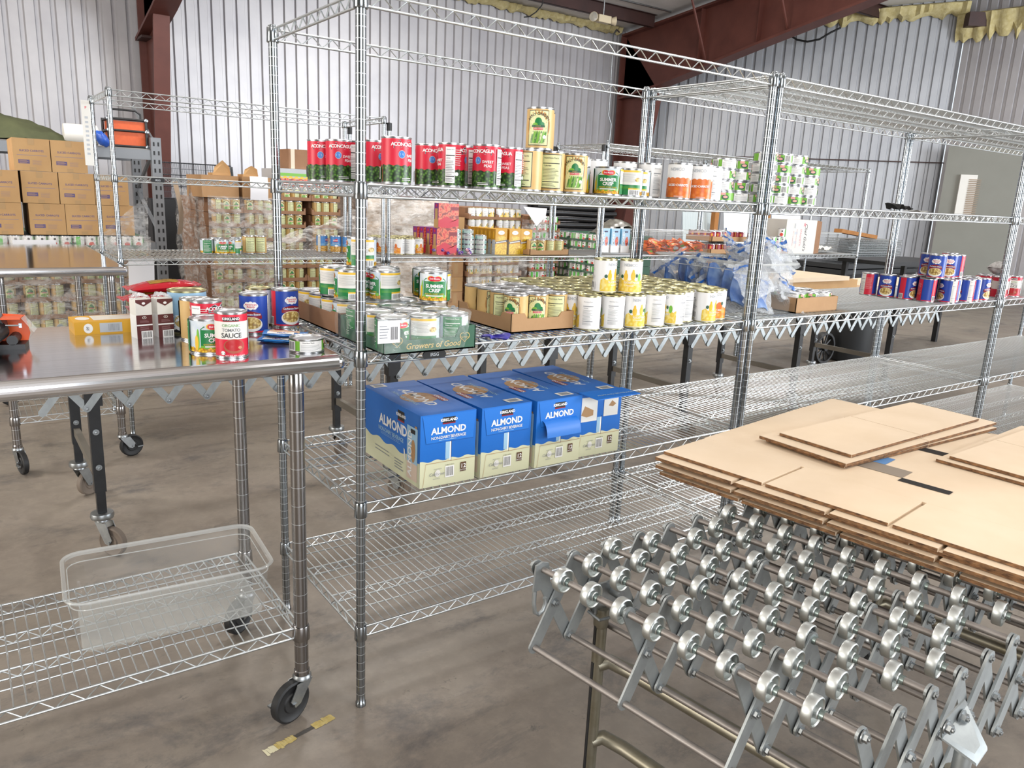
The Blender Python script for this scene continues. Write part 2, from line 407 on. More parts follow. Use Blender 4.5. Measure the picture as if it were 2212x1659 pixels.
for y0, y1 in ((-10, -1.2), (4.2, 10.4)): lw.bx(-11.55, -11.4, y0, y1, 0, 4.4)
lw.bx(-11.55, -11.4, -10, 10.4, 4.4, 7.2); struct(lw.build('wall_left', plain))
RS = 0.11                                     # roof slope
def roofz(y): return 4.86 + RS * (11.1 - y)
rf = MB(); rf.add([(-12, 11.6, roofz(11.6)), (18, 11.6, roofz(11.6)), (18, -10.5, roofz(-10.5)), (-12, -10.5, roofz(-10.5)),
                   (-12, 11.6, roofz(11.6) + .1), (18, 11.6, roofz(11.6) + .1), (18, -10.5, roofz(-10.5) + .1), (-12, -10.5, roofz(-10.5) + .1)],
                  [(0, 1, 2, 3), (7, 6, 5, 4), (0, 4, 5, 1), (2, 6, 7, 3)])
struct(rf.build('ceiling', ceilm), 'pale insulated roof lining')
# girt: the thin dark rail along the grey wall
d2 = (Vector((*WR1, 0)) - Vector((*WB1, 0))).normalized(); n2 = Vector((-d2.y, d2.x, 0)) * -1
g = MB(); a0 = Vector((*WB1, 0)) + n2 * 0.03; a1 = Vector((*WR1, 0)) + n2 * 0.03
g.add([(p.x, p.y, z) for p in (a0, a1, a1 + n2 * .015, a0 + n2 * .015) for z in (2.43, 2.452)], [(0, 2, 3, 1), (4, 6, 7, 5), (2, 4, 5, 3), (0, 1, 7, 6), (1, 3, 5, 7), (0, 6, 4, 2)])
struct(g.build('trim_1', primerd), 'thin dark rail across the grey wall')

def ibeam(b, top, bot, x, hw=0.13, tw=0.012, tf=0.02):
    """tapered I section lying in the plane x: top and bot are flange lines [(y, z), ...]"""
    n = len(top); P = []
    for (yt, zt), (yb, zb) in zip(top, bot): P += [(x - tw, yt, zt), (x - tw, yb, zb), (x + tw, yt, zt), (x + tw, yb, zb)]
    for i in range(n - 1):
        o = 4 * i; b.add([P[o + k] for k in range(8)], [(0, 4, 5, 1), (2, 3, 7, 6)])
    for line, sgn in ((top, 1), (bot, -1)):
        for (ya, za), (yb, zb) in zip(line[:-1], line[1:]):
            dy, dz = yb - ya, zb - za; ln = math.hypot(dy, dz); ny, nz = -dz / ln * tf, dy / ln * tf
            b.add([(x + sx * hw, y + q * ny, z + q * nz) for (y, z) in ((ya, za), (yb, zb)) for q in (-1, 1) for sx in (-1, 1)],
                  [(0, 1, 5, 4), (2, 6, 7, 3), (0, 4, 6, 2), (1, 3, 7, 5), (0, 2, 3, 1), (4, 5, 7, 6)])
def frame(x, idx, lab, yw, full):
    root = thing('building_support', lab, 'steel column', (x, yw, 0), 0, 'steel building supports')
    c = MB(); ibeam(c, [(-0.02, 4.7), (-0.02, 0)], [(-1.02, 3.62), (-0.26, 0.0)], 0, 0.14 if full else 0.10)
    c.bx(-.14, .14, -0.7, -0.02, 1.50, 1.512) if False else None
    c.bx(-0.2, 0.2, -0.4, 0.05, 0, 0.02)
    c.build('column', primer, root)
    if full:
        r = MB(); ys = [-0.02, -1.0, -3.6, -7.0, -12.0, -20.0]
        top = [(y, 4.72 + 0.108 * -y) for y in ys]; bot = [(y, zz) for y, zz in zip(ys, (3.5, 3.66, 4.20, 4.86, 5.56, 6.5))]
        ibeam(r, top, bot, 0, 0.15)
        for y in (-2.1, -3.4, -5.6):
            zt = 4.74 + .118 * -y; zb = 3.44 + 0.2 * -y; r.bx(-.12, .12, y - .006, y + .006, zb + .03, zt - .02)
        r.build('rafter', primer, root)
        k = MB()
        for y in (-2.3, -4.0):
            zt = 4.74 + .118 * -(y); zb = 3.47 + .2 * -(y)
            for sx in (-1, 1): MB().cyl((sx * .9, y - 0.2, zt + .02), (sx * .10, y, zb + .06), .022, 6).build('flange_brace', primer, root)
        MB().bx(-.13, .13, -1.02, -.03, 3.50, 3.53).build('haunch_plate', primerd, root)
    else:
        k = MB(); k.bx(-.14, .14, -.42, -.02, 3.28, 3.31); k.build('haunch_plate', primerd, root)
        r = MB(); ys = [-0.02, -1.2, -4.0, -12.0, -20.0]
        ibeam(r, [(y, 4.72 + 0.108 * -y) for y in ys], [(y, zz) for y, zz in zip(ys, (3.3, 3.55, 4.3, 5.56, 6.5))], 0, 0.15); r.build('rafter', primer, root)
    return root
frame(1.64, 0, 'dark red steel column against the ribbed wall behind the orange generator', 10.72, False)
frame(10.88, 1, 'dark red tapered steel column and rafter right of the middle of the wall', 10.98, True)
def purlin(x0, x1, y, lab, drop=0.0):
    b = MB(); z = roofz(y) - 0.005 - drop; b.bx(x0, x1, y - .004, y + .004, z - .22, z); b.bx(x0, x1, y - .004, y + .07, z - .22, z - .214); b.bx(x0, x1, y - .07, y + .004, z - .006, z)
    return tag(b.build('roof_purlin', primerd), lab, 'roof purlin', 'roof purlins')
purlin(2.0, 10.73, 10.05, 'dark red roof purlin nearest the pale wall, left of the rafter')
purlin(11.03, 14.2, 7.35, 'dark roof purlin stub right of the rafter, above the yellow foam')
purlin(11.03, 15.6, 4.9, 'dark roof purlin at the far right edge of the roof')
purlin(1.9, 10.73, 8.2, 'dark roof purlin second from the pale wall, left of the rafter')
# torn foam along the eaves
def foamstrip(name, p0, p1, z0, z1, h, label, dz=0.0):
    p0 = Vector((*p0, 0)); p1 = Vector((*p1, 0)); L_ = (p1 - p0).length; d = (p1 - p0) / L_; n_ = Vector((d.y, -d.x, 0)); N = int(L_ / 0.07); rr = random.Random(len(label)); P = []
    for i in range(N + 1):
        t = i / N; q = p0 + d * L_ * t; z = z0 + (z1 - z0) * t
        a_ = rr.uniform(.02, .10); b_ = h * rr.uniform(.7, 1.25); P += [q + Vector((0, 0, z + .05)), q + n_ * (a_ + .1) + Vector((0, 0, z)), q + n_ * (a_ + .06) + Vector((0, 0, z - b_ * .7)), q + n_ * .01 + Vector((0, 0, z - b_))]
    b = MB(); F = []
    for i in range(N):
        for k in range(3): F.append((4 * i + k, 4 * i + k + 1, 4 * i + 4 + k + 1, 4 * i + 4 + k))
    b.add(P, F, 0, True); return struct(b.build(name, foam), label)
foamstrip('trim_2', (4.0, 10.86), (10.7, 11.09), 4.83, 4.86, 0.11, 'torn yellow foam along the top of the pale wall')
foamstrip('trim_3', (11.25, 11.0), (15.0, 6.2), 4.93, 5.30, 0.22, 'torn yellow foam along the top of the grey wall')
foamstrip('trim_4', (14.9, 6.3), (15.2, 4.9), 5.06, 5.1, 0.42, 'clump of torn yellow foam at the far corner')
# dark beam end over the far corner
b = MB(); b.box((15.55, 5.35, 4.95), (2.2, 0.2, 0.24), 0, Matrix.Rotation(math.radians(-40), 3, 'Z')); tag(b.build('roof_beam', primerd), 'black roof beam poking out over the far corner foam', 'roof beam')
# grey partition and its white louvred vent
pd = Vector((0.42, -0.91, 0)); po = Vector((14.62, 6.05, 0))
R_ = Matrix.Rotation(math.atan2(pd.y, pd.x), 3, 'Z')
pw = MB(); pw.box((po + pd * 1.2) + Vector((0, 0, 1.36)), (2.2, .1, 2.72), 0, R_); struct(pw.build('wall_partition', plain), 'plain grey partition at the far right')
# ================================================================== WIRE SHELVING
_SH = {}
def shelf_mesh(W, D, deck, pitch=0.0254):
    k = (round(W, 3), round(D, 3), deck)
    if k in _SH: return _SH[k]
    b = MB(); e = 0.014
    for y in (0.0, D):
        for z in (0.0145, -0.0145): b.cyl((e, y, z), (W - e, y, z), 0.0034, 8)
    for x in (0.0, W):
        for z in (0.0145, -0.0145): b.cyl((x, e, z), (x, D - e, z), 0.0034, 8)
    def zig(p, q, z0=-0.0145, z1=0.0125, st=0.031, r=0.0021):
        p = Vector(p); q = Vector(q); n = int((q - p).length / st) // 2 * 2; pts = []
        for i in range(n + 1): pts.append(p + (q - p) * (i / n) + Vector((0, 0, z1 if i % 2 else z0)))
        b.tube(pts, r, 5)
    for y in (0.0, D): zig((e + .01, y, 0), (W - e - .01, y, 0))
    for x in (0.0, W): zig((x, e + .01, 0), (x, D - e - .01, 0))
    if deck:
        n = int((W - 0.04) / pitch); x0 = (W - n * pitch) / 2
        for i in range(n + 1):
            x = x0 + i * pitch; b.cyl((x, 0.0, 0.0168), (x, D, 0.0168), 0.0019, 6, cap=False)
        for y in (D * .34, D * .66):
            b.cyl((0, y, .0125), (W, y, .0125), .0026, 6); b.cyl((0, y, -.0125), (W, y, -.0125), .0026, 6)
            zig((.02, y, 0), (W - .02, y, 0), -.0125, .0115)
        for y in (D * .17, D * .5, D * .83): b.cyl((0, y, .0128), (W, y, .0128), .002, 6, cap=False)
    _SH[k] = b.mesh('shelf', wirem); return _SH[k]
_PM = {}
def post_mesh(h, r=0.0127, groove_=True, m=None):
    k = (round(h, 3), r, m.name if m else '')
    if k not in _PM:
        prof = [(0.001, 0), (r * 1.15, 0), (r * 1.15, 0.012), (r, 0.014)]; z = 0.04; mis = [0] * 3
        while groove_ and z < h - 0.03:
            prof += [(r, z - .0008), (r, z + .0008)]; mis += [0, 1]; z += 0.0254 if r < .015 else 0.0508
        prof += [(r, h - 0.004), (r * .9, h), (0.001, h)]; mis += [0] * 4
        _PM[k] = MB().lathe(prof, 20, mis=mis).mesh('post', [m or chrome, groove])
    return _PM[k]
_CM = {}
def collar_mesh(r=0.0127, m=None):
    k = (r, m.name if m else '')
    if k not in _CM:
        _CM[k] = MB().lathe([(r + .0004, -.021), (r + .0042, -.021), (r + .0052, -.019), (r + .0036, .019), (r + .0028, .021), (r + .0004, .021)], 16).lathe([(r + .0004, .0212), (r + .002, .0215), (r + .0004, .0225)], 12).mesh('collar', m or chrome)
    return _CM[k]
def shelf_part(root, z, W, D, deck, r=0.0127):
    s_ = obj('shelf', shelf_mesh(W, D, deck), root, (0, 0, z))
    for x in (0, W):
        for y in (0, D): obj('collar', collar_mesh(r), s_, (x, y, 0))
    return s_
def plate(parent, x, z, text='IRSG', y=-0.006):
    b = MB(); mats = [blackp]
    b.prism([(-.032, -.010), (.032, -.010), (.036, 0), (.030, .011), (-.030, .011), (-.036, 0)], .004, Matrix.Translation((0, 0, 0)) @ Matrix.Rotation(PI / 2, 4, 'X'))
    a = Art(b, lambda s, t, l: (s, -.004 - l, t), mats); a.T(0, 0, .013, text, palegrey, .02)
    return b.build('name_plate', mats, parent, (x, y, z))
def unit(label, x0, y0, W, D, levels, H=1.88, caps=None, group='wire shelving units'):
    root = thing('wire_shelving_unit', label, 'wire shelf', (x0, y0, 0), 0, group)
    for x in (0, W):
        for y in (0, D):
            p = obj('post', post_mesh(H), root, (x, y, 0))
            if caps: obj('post_cap', MB().lathe([(.0128, H - .045), (.0165, H - .043), (.0165, H + .003), (.001, H + .006)], 14).mesh('post_cap', caps), p)
    sh = [shelf_part(root, z, W, D, dk) for z, dk in levels]
    return root, sh
LV = [(.231, True), (.598, True), (1.010, True), (1.426, True), (1.853, True)]
UA, sa = unit('tall wire shelf unit holding the four blue cartons and the stacked cans', 0, 0, 1.515, 0.61, LV[:4] + [(1.853, False)], group='front row wire shelves')
plate(sa[2], 0.21, -0.004, 'IRSG')
UB, sb = unit('wire shelf unit with blue and red bean cans, right of the one with blue cartons', 1.553, 0, 1.965, 0.61, LV, group='front row wire shelves')
UC, sc_ = unit('wire shelf unit cut off by the right edge of the photo', 3.556, 0, 1.90, 0.61, LV, group='front row wire shelves')
RY = 2.87
UR1, sr1 = unit('rear wire shelf unit left of the pallets with an open top frame', -0.096, RY, 1.555, .61, [(.307, True), (.985, True), (1.424, True), (1.853, False)], group='rear row wire shelves')
plate(sr1[2], .21, 0); plate(sr1[0], .26, 0)
UR2, sr2 = unit('rear wire shelf unit with black post tops holding pasta boxes', 1.497, RY, 1.81, .61, [(.307, True), (.985, True)], 1.84, blackp, group='rear row wire shelves')
UR3, sr3 = unit('rear wire shelf unit holding the clear bin of orange packets', 3.345, RY, 1.80, .61, [(.307, True), (.985, True), (1.84, True)], group='rear row wire shelves')
UR4, sr4 = unit('rear wire shelf unit at the far right end holding the spaghetti carton', 5.18, RY, 1.78, .61, [(.307, True), (.985, True), (1.853, True)], group='rear row wire shelves')
Z1, Z2, Z3, Z4 = .231 + .0188, .598 + .0188, 1.010 + .0188, 1.426 + .0188       # wire tops
ZR = .985 + .0188

# ------------------------------------------------------------------ casters and steel work tables
def caster(parent, loc, rz=0, R=.058, m_w=rubber, brake=True):
    """swivel caster; loc is the stem foot, the wheel stands on the floor"""
    z = loc[2]; c = MB()
    c.lathe([(.001, .0), (.022, .0), (.026, -.006), (.026, -.012), (.018, -.016)], 14)
    for sy in (-1, 1): c.prism([(-.02, -.014), (.03, -.014), (.055, -(z - R) + .012), (.040, -(z - R) - .012), (.022, -(z - R) - .006)], .003, Matrix.Translation((0, sy * .019 + .0015, 0)) @ Matrix.Rotation(PI / 2, 4, 'X'))
    c.cyl((.042, -.026, -(z - R)), (.042, .026, -(z - R)), .006, 8)
    if brake: c.box((.075, -.03, -(z - R) - .004), (.03, .012, .005))
    o = c.build('caster', galv, parent, loc, rz)
    w_ = MB(); M = Matrix.Rotation(PI / 2, 4, 'X')
    w_.lathe([(.001, -.013), (R * .45, -.013), (R * .5, -.009), (R * .8, -.009), (R * .9, -.013), (R, -.010), (R, .010), (R * .9, .013), (R * .8, .009), (R * .5, .009), (R * .45, .013), (.001, .013)], 28, 0, M)
    w_.build('caster_wheel', m_w, o, (.042, 0, -(z - R)))
    return o
def table(label, x0, x1, y0, y1, zt, legs, zs, sx0, sx1, sy0, sy1, cast):
    root = thing('steel_work_table', label, 'work table', (x0, y0, 0), 0)
    MB().bx(0, x1 - x0, 0, y1 - y0, zt - .043, zt).build('tabletop', steel, root, bevel=.019, seg=5)
    for (x, y) in legs: obj('leg', post_mesh(zt - .043 - .125, .0185, True, postdark), root, (x - x0, y - y0, .125))
    for (x, y, rz) in cast: caster(root, (x - x0, y - y0, .125), rz)
    sh = obj('shelf', shelf_mesh(sx1 - sx0, sy1 - sy0, True), root, (sx0 - x0, sy0 - y0, zs))
    for x, y in legs: obj('collar', collar_mesh(.0185, postdark), sh, (x - sx0, y - sy0, 0))
    return root
ZT = 1.022
TB = table('long brushed steel table at the left front with food cans on it', -1.86, -.035, .005, .665, ZT, [(-.15, .055), (-.145, .575), (-1.75, .055), (-1.75, .575)], .252, -1.75, -.15, .055, .575,
           [(-.15, .055, math.radians(200)), (-.145, .575, math.radians(215)), (-1.75, .055, 0), (-1.75, .575, 0)])
T2 = table('steel table at the far left standing in front of the carrot cartons', -.74, -.125, 2.46, 3.95, 1.0, [(-.665, 2.52), (-.2, 2.52), (-.665, 3.85), (-.2, 3.85)], .258, -.665, -.2, 2.52, 3.85,
           [(-.665, 2.52, math.radians(285)), (-.2, 2.52, math.radians(15)), (-.665, 3.85, 0.4), (-.2, 3.85, 1.0)])
bk = MB(); bk.bx(-.008, .008, 0, .003, -.05, .06); 
# ================================================================== SKATE WHEEL CONVEYORS
def wheel_mesh():
    b = MB(); M = Matrix.Rotation(PI / 2, 4, 'X')       # axis along y, open dish to -y (towards the aisle)
    prof = [(.0060, -.0115), (.0085, -.0115), (.0095, -.010), (.0100, -.0035), (.0125, -.001), (.0165, .0015), (.0195, .001), (.0205, -.0065), (.0222, -.0088), (.0240, -.0080), (.0247, -.0062),
            (.0247, .0062), (.0240, .0080), (.0222, .0088), (.0205, .0065), (.0165, .0035), (.0125, .003), (.0100, .0055), (.0095, .010), (.0060, .0115)]
    me = b.lathe([(r, -t) for r, t in prof], 32, 0, M).mesh('skate_wheel', wheelm); me.set_sharp_from_angle(angle=math.radians(26)); return me
def collar_y(): return MB().lathe([(.0064, -.0035), (.0080, -.0035), (.0080, .0035), (.0064, .0035)], 12, 0, Matrix.Rotation(PI / 2, 4, 'X')).mesh('spacer', mat('zinc_spacer', '#8f9c99', .35, 1.0))
WM = wheel_mesh(); SPM = collar_y()
def bolt_mesh(r=.0078):
    b = MB(); M = Matrix.Rotation(PI / 2, 4, 'X')
    b.lathe([(.001, 0), (r * 1.45, 0), (r * 1.45, .0018), (.001, .0018)], 16, 0, M)
    b.prism([(r * math.cos(k * PI / 3), r * math.sin(k * PI / 3)) for k in range(6)], .0065, Matrix.Translation((0, -.0018, 0)) @ M)
    b.lathe([(.004, .008), (.004, .011), (.001, .0115)], 10, 0, M)
    return b.mesh('bolt', galv)
BOLT = bolt_mesh()
def bar_mesh(dx, dz, w=.0135, th=.0045, m=None):
    """flat bar with round ends from (0, 0) to (dx, dz), thickness along y"""
    L_ = math.hypot(dx, dz); a = math.atan2(dz, dx); pts = []
    for k in range(9): t = PI / 2 + PI * k / 8; pts.append((w * math.cos(t), w * math.sin(t)))
    for k in range(9): t = -PI / 2 + PI * k / 8; pts.append((L_ + w * math.cos(t), w * math.sin(t)))
    pts = [(x * math.cos(a) - y * math.sin(a), x * math.sin(a) + y * math.cos(a)) for x, y in pts]
    return MB().prism(pts, th, Matrix.Rotation(PI / 2, 4, 'X') @ Matrix.Translation((0, 0, -th / 2))).mesh('scissor_bar', m or galvb)
def conveyor(root, N, pitch, width, ztop, drop, rows, skew, nw, wp, starts, solo_axles, bars_solo, axle_ext=.012, lowrod=True, boltrows=(0, -1)):
    """axles run along -y from the root; scissor lattices link them along +x"""
    A = MB().cyl((0, .0, 0), (0, -width, 0), .0064, 12).mesh('axle', axlem)
    LR = MB().cyl((0, .0, 0), (0, -width, 0), .0066, 12).mesh('lower_rod', axlem)
    ang = math.atan2(skew, width)
    restw = MB()
    vv = [v.co.copy() for v in WM.vertices]; ff = [tuple(p.vertices) for p in WM.polygons]
    for i in range(N):
        ax = obj('axle', A, root, (pitch * i, 0, ztop), ang)
        for hy in (0, -width): obj('bolt', BOLT, ax, (0, hy - (.006 if hy else -.006), 0), 0 if hy else PI)
        for k in range(nw):
            y = starts[i % len(starts)] - wp * k
            if y < -width + .03: continue
            if i < solo_axles:
                obj('skate_wheel', WM, ax, (0, y, 0)); obj('spacer', SPM, ax, (0, y - .0155, 0))
            else:
                M = Matrix.Translation((pitch * i, 0, ztop)) @ Matrix.Rotation(ang, 4, 'Z') @ Matrix.Translation((0, y, 0)); restw.add([M @ q for q in vv], ff, 0, True)
        if lowrod and i > 0: obj('lower_rod', LR, root, (pitch * (i - 1), 0, ztop - drop), ang)
    if restw.v:
        o = restw.build('skate_wheel', wheelm, root); o['kind'] = 'stuff'
    B1 = bar_mesh(pitch, -drop); B2 = bar_mesh(-pitch, -drop)
    restb = MB()
    for ri, ty in enumerate(rows):
        y = -width * ty
        for i in range(N - 1):
            x0 = pitch * i + skew * ty
            for M_, xx, yo in ((B1, x0, .0035), (B2, x0 + pitch, -.0035)):
                if i < bars_solo:
                    q = obj('scissor_bar', M_, root, (xx, y + yo, ztop))
                    if M_ is B1:
                        obj('bolt', BOLT, q, (pitch / 2, -.0085, -drop / 2)); obj('bolt', BOLT, q, (pitch, -.0085, -drop))
                else:
                    restb.add([Vector(v.co) + Vector((xx, y + yo, ztop)) for v in M_.vertices], [tuple(p.vertices) for p in M_.polygons])
    if restb.v:
        o = restb.build('scissor_bar', galvb, root); o['kind'] = 'stuff'

FC = thing('roller_conveyor', 'silver expanding skate wheel conveyor at the lower right with flattened cardboard lying on it', 'conveyor', (.088, -.66, 0), 0, 'skate wheel conveyors')
FZ = .700; FP = .0955; FW = .655; FS = .092; FD = .182
conveyor(FC, 17, FP, FW, FZ, FD, (0, .36, .70, 1.0), FS, 9, .0735, (-.071, -.052, -.014, -.034), 11, 9)
# end hook plate at the open end
hp = MB(); M = Matrix.Rotation(PI / 2, 4, 'X')
outer = [(-.016, .012), (.0, .017), (.016, .012), (.022, -.03), (.020, -.060), (.012, -.098), (-.006, -.103), (-.018, -.092), (-.020, -.05)]
inner = [(-.008, -.052), (.004, -.050), (.010, -.066), (.006, -.086), (-.006, -.090), (-.010, -.075)]
oo = [(-.016, .012), (.0, .017), (.016, .012), (.022, -.03), (.021, -.044), (-.020, -.044)]
hp.prism(oo, .005, Matrix.Translation((0, -.012, 0)) @ M)
ring = [(-.015, -.044), (-.0155, -.07), (-.012, -.092), (-.002, -.100), (.009, -.094), (.015, -.078), (.012, -.066)]
hp.tube([(x, -.0145, z) for x, z in ring], .0045, 8)
hp.build('hook_plate', galvb, FC, (0, 0, FZ))
# legs: slotted telescopic tubes joined by bent rails, on casters
def fleg(x, y, zt, lab=None):
    b = MB(); b.cyl((0, 0, .11), (0, 0, zt - .03), .0145, 16); b.lathe([(.0150, zt - .075), (.0165, zt - .07), (.0165, zt - .035), (.0160, zt - .03), (.0145, zt - .03)], 16)
    l = b.build('leg', legm, FC, (x, y, 0))
    s_ = MB()
    for z0, z1 in ((.16, .44), (.485, .53)): s_.bx(-.0165, -.0125, -.003, .003, z0, z1)
    s_.build('leg_slot', blackm, l)
    caster(l, (0, 0, .125), 2.2, .05, rubber, False)
    return l
Lx0, Ly0 = .168, -.022; Rx0, Ry0 = .245, -.725
fleg(Lx0, Ly0, .60); fleg(Rx0, Ry0, .655); fleg(1.35, -.022, .60); fleg(1.44, -.725, .655)
for (xa, ya, xb, yb) in ((Lx0, Ly0, Rx0, Ry0), (1.35, -.022, 1.44, -.725)):
    for z in (.43, .235):
        ex = .045; MB().tube([(xa, ya, z), (xa + .025, ya - .012, z + .006), (xa + ex, ya - .06, z), (xa + ex + (xb - xa) * .5, (ya + yb) / 2, z), (xb + ex, yb + .06, z), (xb + .025, yb + .012, z), (xb, yb, z)], .0165, 12).build('leg_rail', legm, FC)
b = MB()                                                        # clamp and pivot plate on top of the left leg
b.box((.0, .0, 0), (.05, .006, .07)); b.tube([(-.03, .01, -.03), (-.032, -.028, -.032), (.012, -.030, -.034)], .0035, 6); b.cyl((.026, -.03, .01), (.026, .02, .01), .011, 10)
b.build('leg_bracket', galv, FC, (Lx0, Ly0, .595))
b = MB()                                                        # folded triangular bracket on the right leg
tri = [(-.065, .03), (.045, .055), (.062, .035), (.05, -.02), (-.06, -.015)]
b.prism([(-.07, .02), (-.055, .034), (.03, .05), (.05, .035), (.02, -.03), (-.055, -.006)], .004, Matrix.Translation((0, .035, 0)) @ M)
b.add([(-.055, .035, -.006), (.05, .035, .035), (.03, -.035, -.018), (-.03, -.04, -.03), (-.055, .031, -.010), (.05, .031, .031), (.03, -.037, -.024), (-.03, -.042, -.036)],
      [(0, 1, 2, 3), (7, 6, 5, 4), (0, 3, 7, 4), (1, 5, 6, 2), (3, 2, 6, 7)])
b.lathe([(.0185, -.11), (.0205, -.105), (.0205, -.03), (.0185, -.025), (.0165, -.025)], 18, 0, Matrix.Translation((.0, .0, 0)))
o_ = b.build('leg_bracket', galvb, FC, (Rx0, Ry0 - .005, .690)); o_.scale = (.62, .62, .8)
MB().tube([(.03 * math.cos(t) * 1.0, .03 * math.sin(t), 0) for t in [k * .45 - 1.2 for k in range(11)]] + [(-.05, .02, 0), (-.09, .06, .004)], .006, 8).build('lock_lever', legm, FC, (Rx0, Ry0, .53))
for t, s_ in ((-.055, 'a'), (.02, 'b')): obj('bolt', BOLT, FC, (Rx0 + t * .6, Ry0 + .012, .705))

# rear conveyor with black legs behind the wire shelves
RC = thing('roller_conveyor', 'black legged expanding conveyor running behind the front row of wire shelves', 'conveyor', (-.62, 2.05, 0), 0, 'skate wheel conveyors')
conveyor(RC, 46, .142, .70, .785, .19, (0, 1.0), 0, 6, .10, (-.07, -.12), 8, 12, lowrod=False)
def rleg(xl, big=True):
    for y in (-.02, -.68):
        b = MB(); b.bx(-.02, .02, -.02, .02, .26, .74); b.bx(-.016, .016, -.016, .016, .16, .27); b.bx(-.03, .03, -.024, .024, .60, .70)
        l = b.build('leg', blackm, RC, (xl, y, 0))
        obj('bolt', BOLT, l, (0, -.02, .36)); obj('bolt', BOLT, l, (0, -.02, .5))
        MB().lathe([(.016, .175), (.040, .172), (.043, .160), (.040, .150), (.016, .146)], 18).build('bumper_ring', galv, l)
        caster(l, (0, 0, .15), .6 if y > -.1 else -.9, .058, tyre, False)
    MB().bx(-.012, .012, -.66, -.04, .30, .335).build('leg_rail', mat('scuffed_steel', '#7a756c', .5, .6), RC, (xl, 0, 0))
for xl in (.165, 1.40, 2.33, 3.40, 4.52, 5.72): rleg(xl)
# ================================================================== FOOD CANS
def can_mesh(R, H, body, name='food_can'):
    b = MB(); e = .0012
    prof = [(.001, .003), (R * .80, .003), (R * .84, .0055), (R * .90, .0035), (R - .0012, .0), (R + e, .0006), (R + e, .0032), (R - .0004, .0042), (R - .0004, H - .0042), (R + e, H - .0032), (R + e, H - .0006), (R - .0008, H),
            (R - .0022, H - .0008), (R - .0030, H - .0045), (R * .82, H - .0045), (R * .78, H - .0032), (R * .70, H - .0042), (R * .4, H - .0040), (.001, H - .004)]
    return b.lathe(prof, 36).mesh(name, body)
LAB = {}
def label_mesh(key, R, H, z0, z1, base, draw):
    b = MB(); mats = [base]; r = R + .0003; n = 48
    b.lathe([(r, z0), (r, z1)], n)
    a = Art(b, lambda s, t, l: ((r + l) * math.sin(s / r), -(r + l) * math.cos(s / r), t), mats, True)
    draw(a, R, H, z0, z1, PI * R)
    return b.mesh('label', mats)
def d_sc(a, R, H, z0, z1, c):                      # corn: green front panel, heart crest
    a.R(-c, c, z0, z1, skyb); a.R(-c, c, z0, z0 + H * .13, corn, .002, .012)
    for s in (-.5, .5): a.E(s * c * .62, H * .42, .004, H * .3, greenl); a.E(s * c * .68, H * .32, .005, H * .22, yellow)
    w_ = R * .82
    a.P([(-w_, H * .16), (w_, H * .16), (w_ * .98, H * .72), (w_ * .75, H * .80), (-w_ * .75, H * .80), (-w_ * .98, H * .72)], green)
    a.R(-w_ * .99, w_ * .99, H * .16, H * .25, greenl); a.R(-w_ * .99, w_ * .99, H * .25, H * .70, green)
    for m, k in ((yellow, 1.0), (red, .86)):
        for sx in (-1, 1): a.E(sx * R * .24 * k, H * .79, R * .26 * k, H * .085 * k, m)
        a.P([(-R * .48 * k, H * .79), (-R * .32 * k, H * .71), (0, H * (.69 - .0) + (1 - k) * .01), (R * .32 * k, H * .71), (R * .48 * k, H * .79), (0, H * .83)], m)
    a.T(0, H * .785, H * .075, 'Del Monte', white, .012)
    a.T(0, H * .54, H * .155, 'SUMMER', white, .03, space=.95); a.T(0, H * .40, H * .155, 'CRISP', white, .03, space=.95)
    a.T(0, H * .285, H * .06, 'GOLDEN SWEET CORN', yellow, .01); a.R(-w_ * .7, w_ * .7, H * .205, H * .245, offw)
    a.R(-w_ * .95, w_ * .95, z0, H * .17, corn, .003, .017)
    bx0, bx1 = c * .30, c * .82                     # back panel: cream recipe block over green
    a.R(bx0, bx1, H * .40, z1 - .001, offw); a.R(bx0, bx1, H * .86, H * .93, yellow); a.R(bx0, bx1, z0, H * .42, green)
    a.L(bx0 + .003, bx1 - .014, H * .50, H * .82, 9, greyp, .22); a.E(bx1 - .010, H * .60, .010, H * .08, beans)
    a.L(bx0 + .003, bx1 - .003, H * .28, H * .36, 3, greenl, .3)
    a.R(bx0 + .030, bx1 - .002, H * .25, H * .30, yellow); a.barcode(bx0 + .030, bx1 - .002, H * .05, H * .25)
    fx0, fx1 = -c * .86, -c * .50
    a.R(fx0, fx1, z0, z1, green); a.facts((fx0 + fx1) / 2, H * .52, (fx1 - fx0) * .9, H * .82, white)
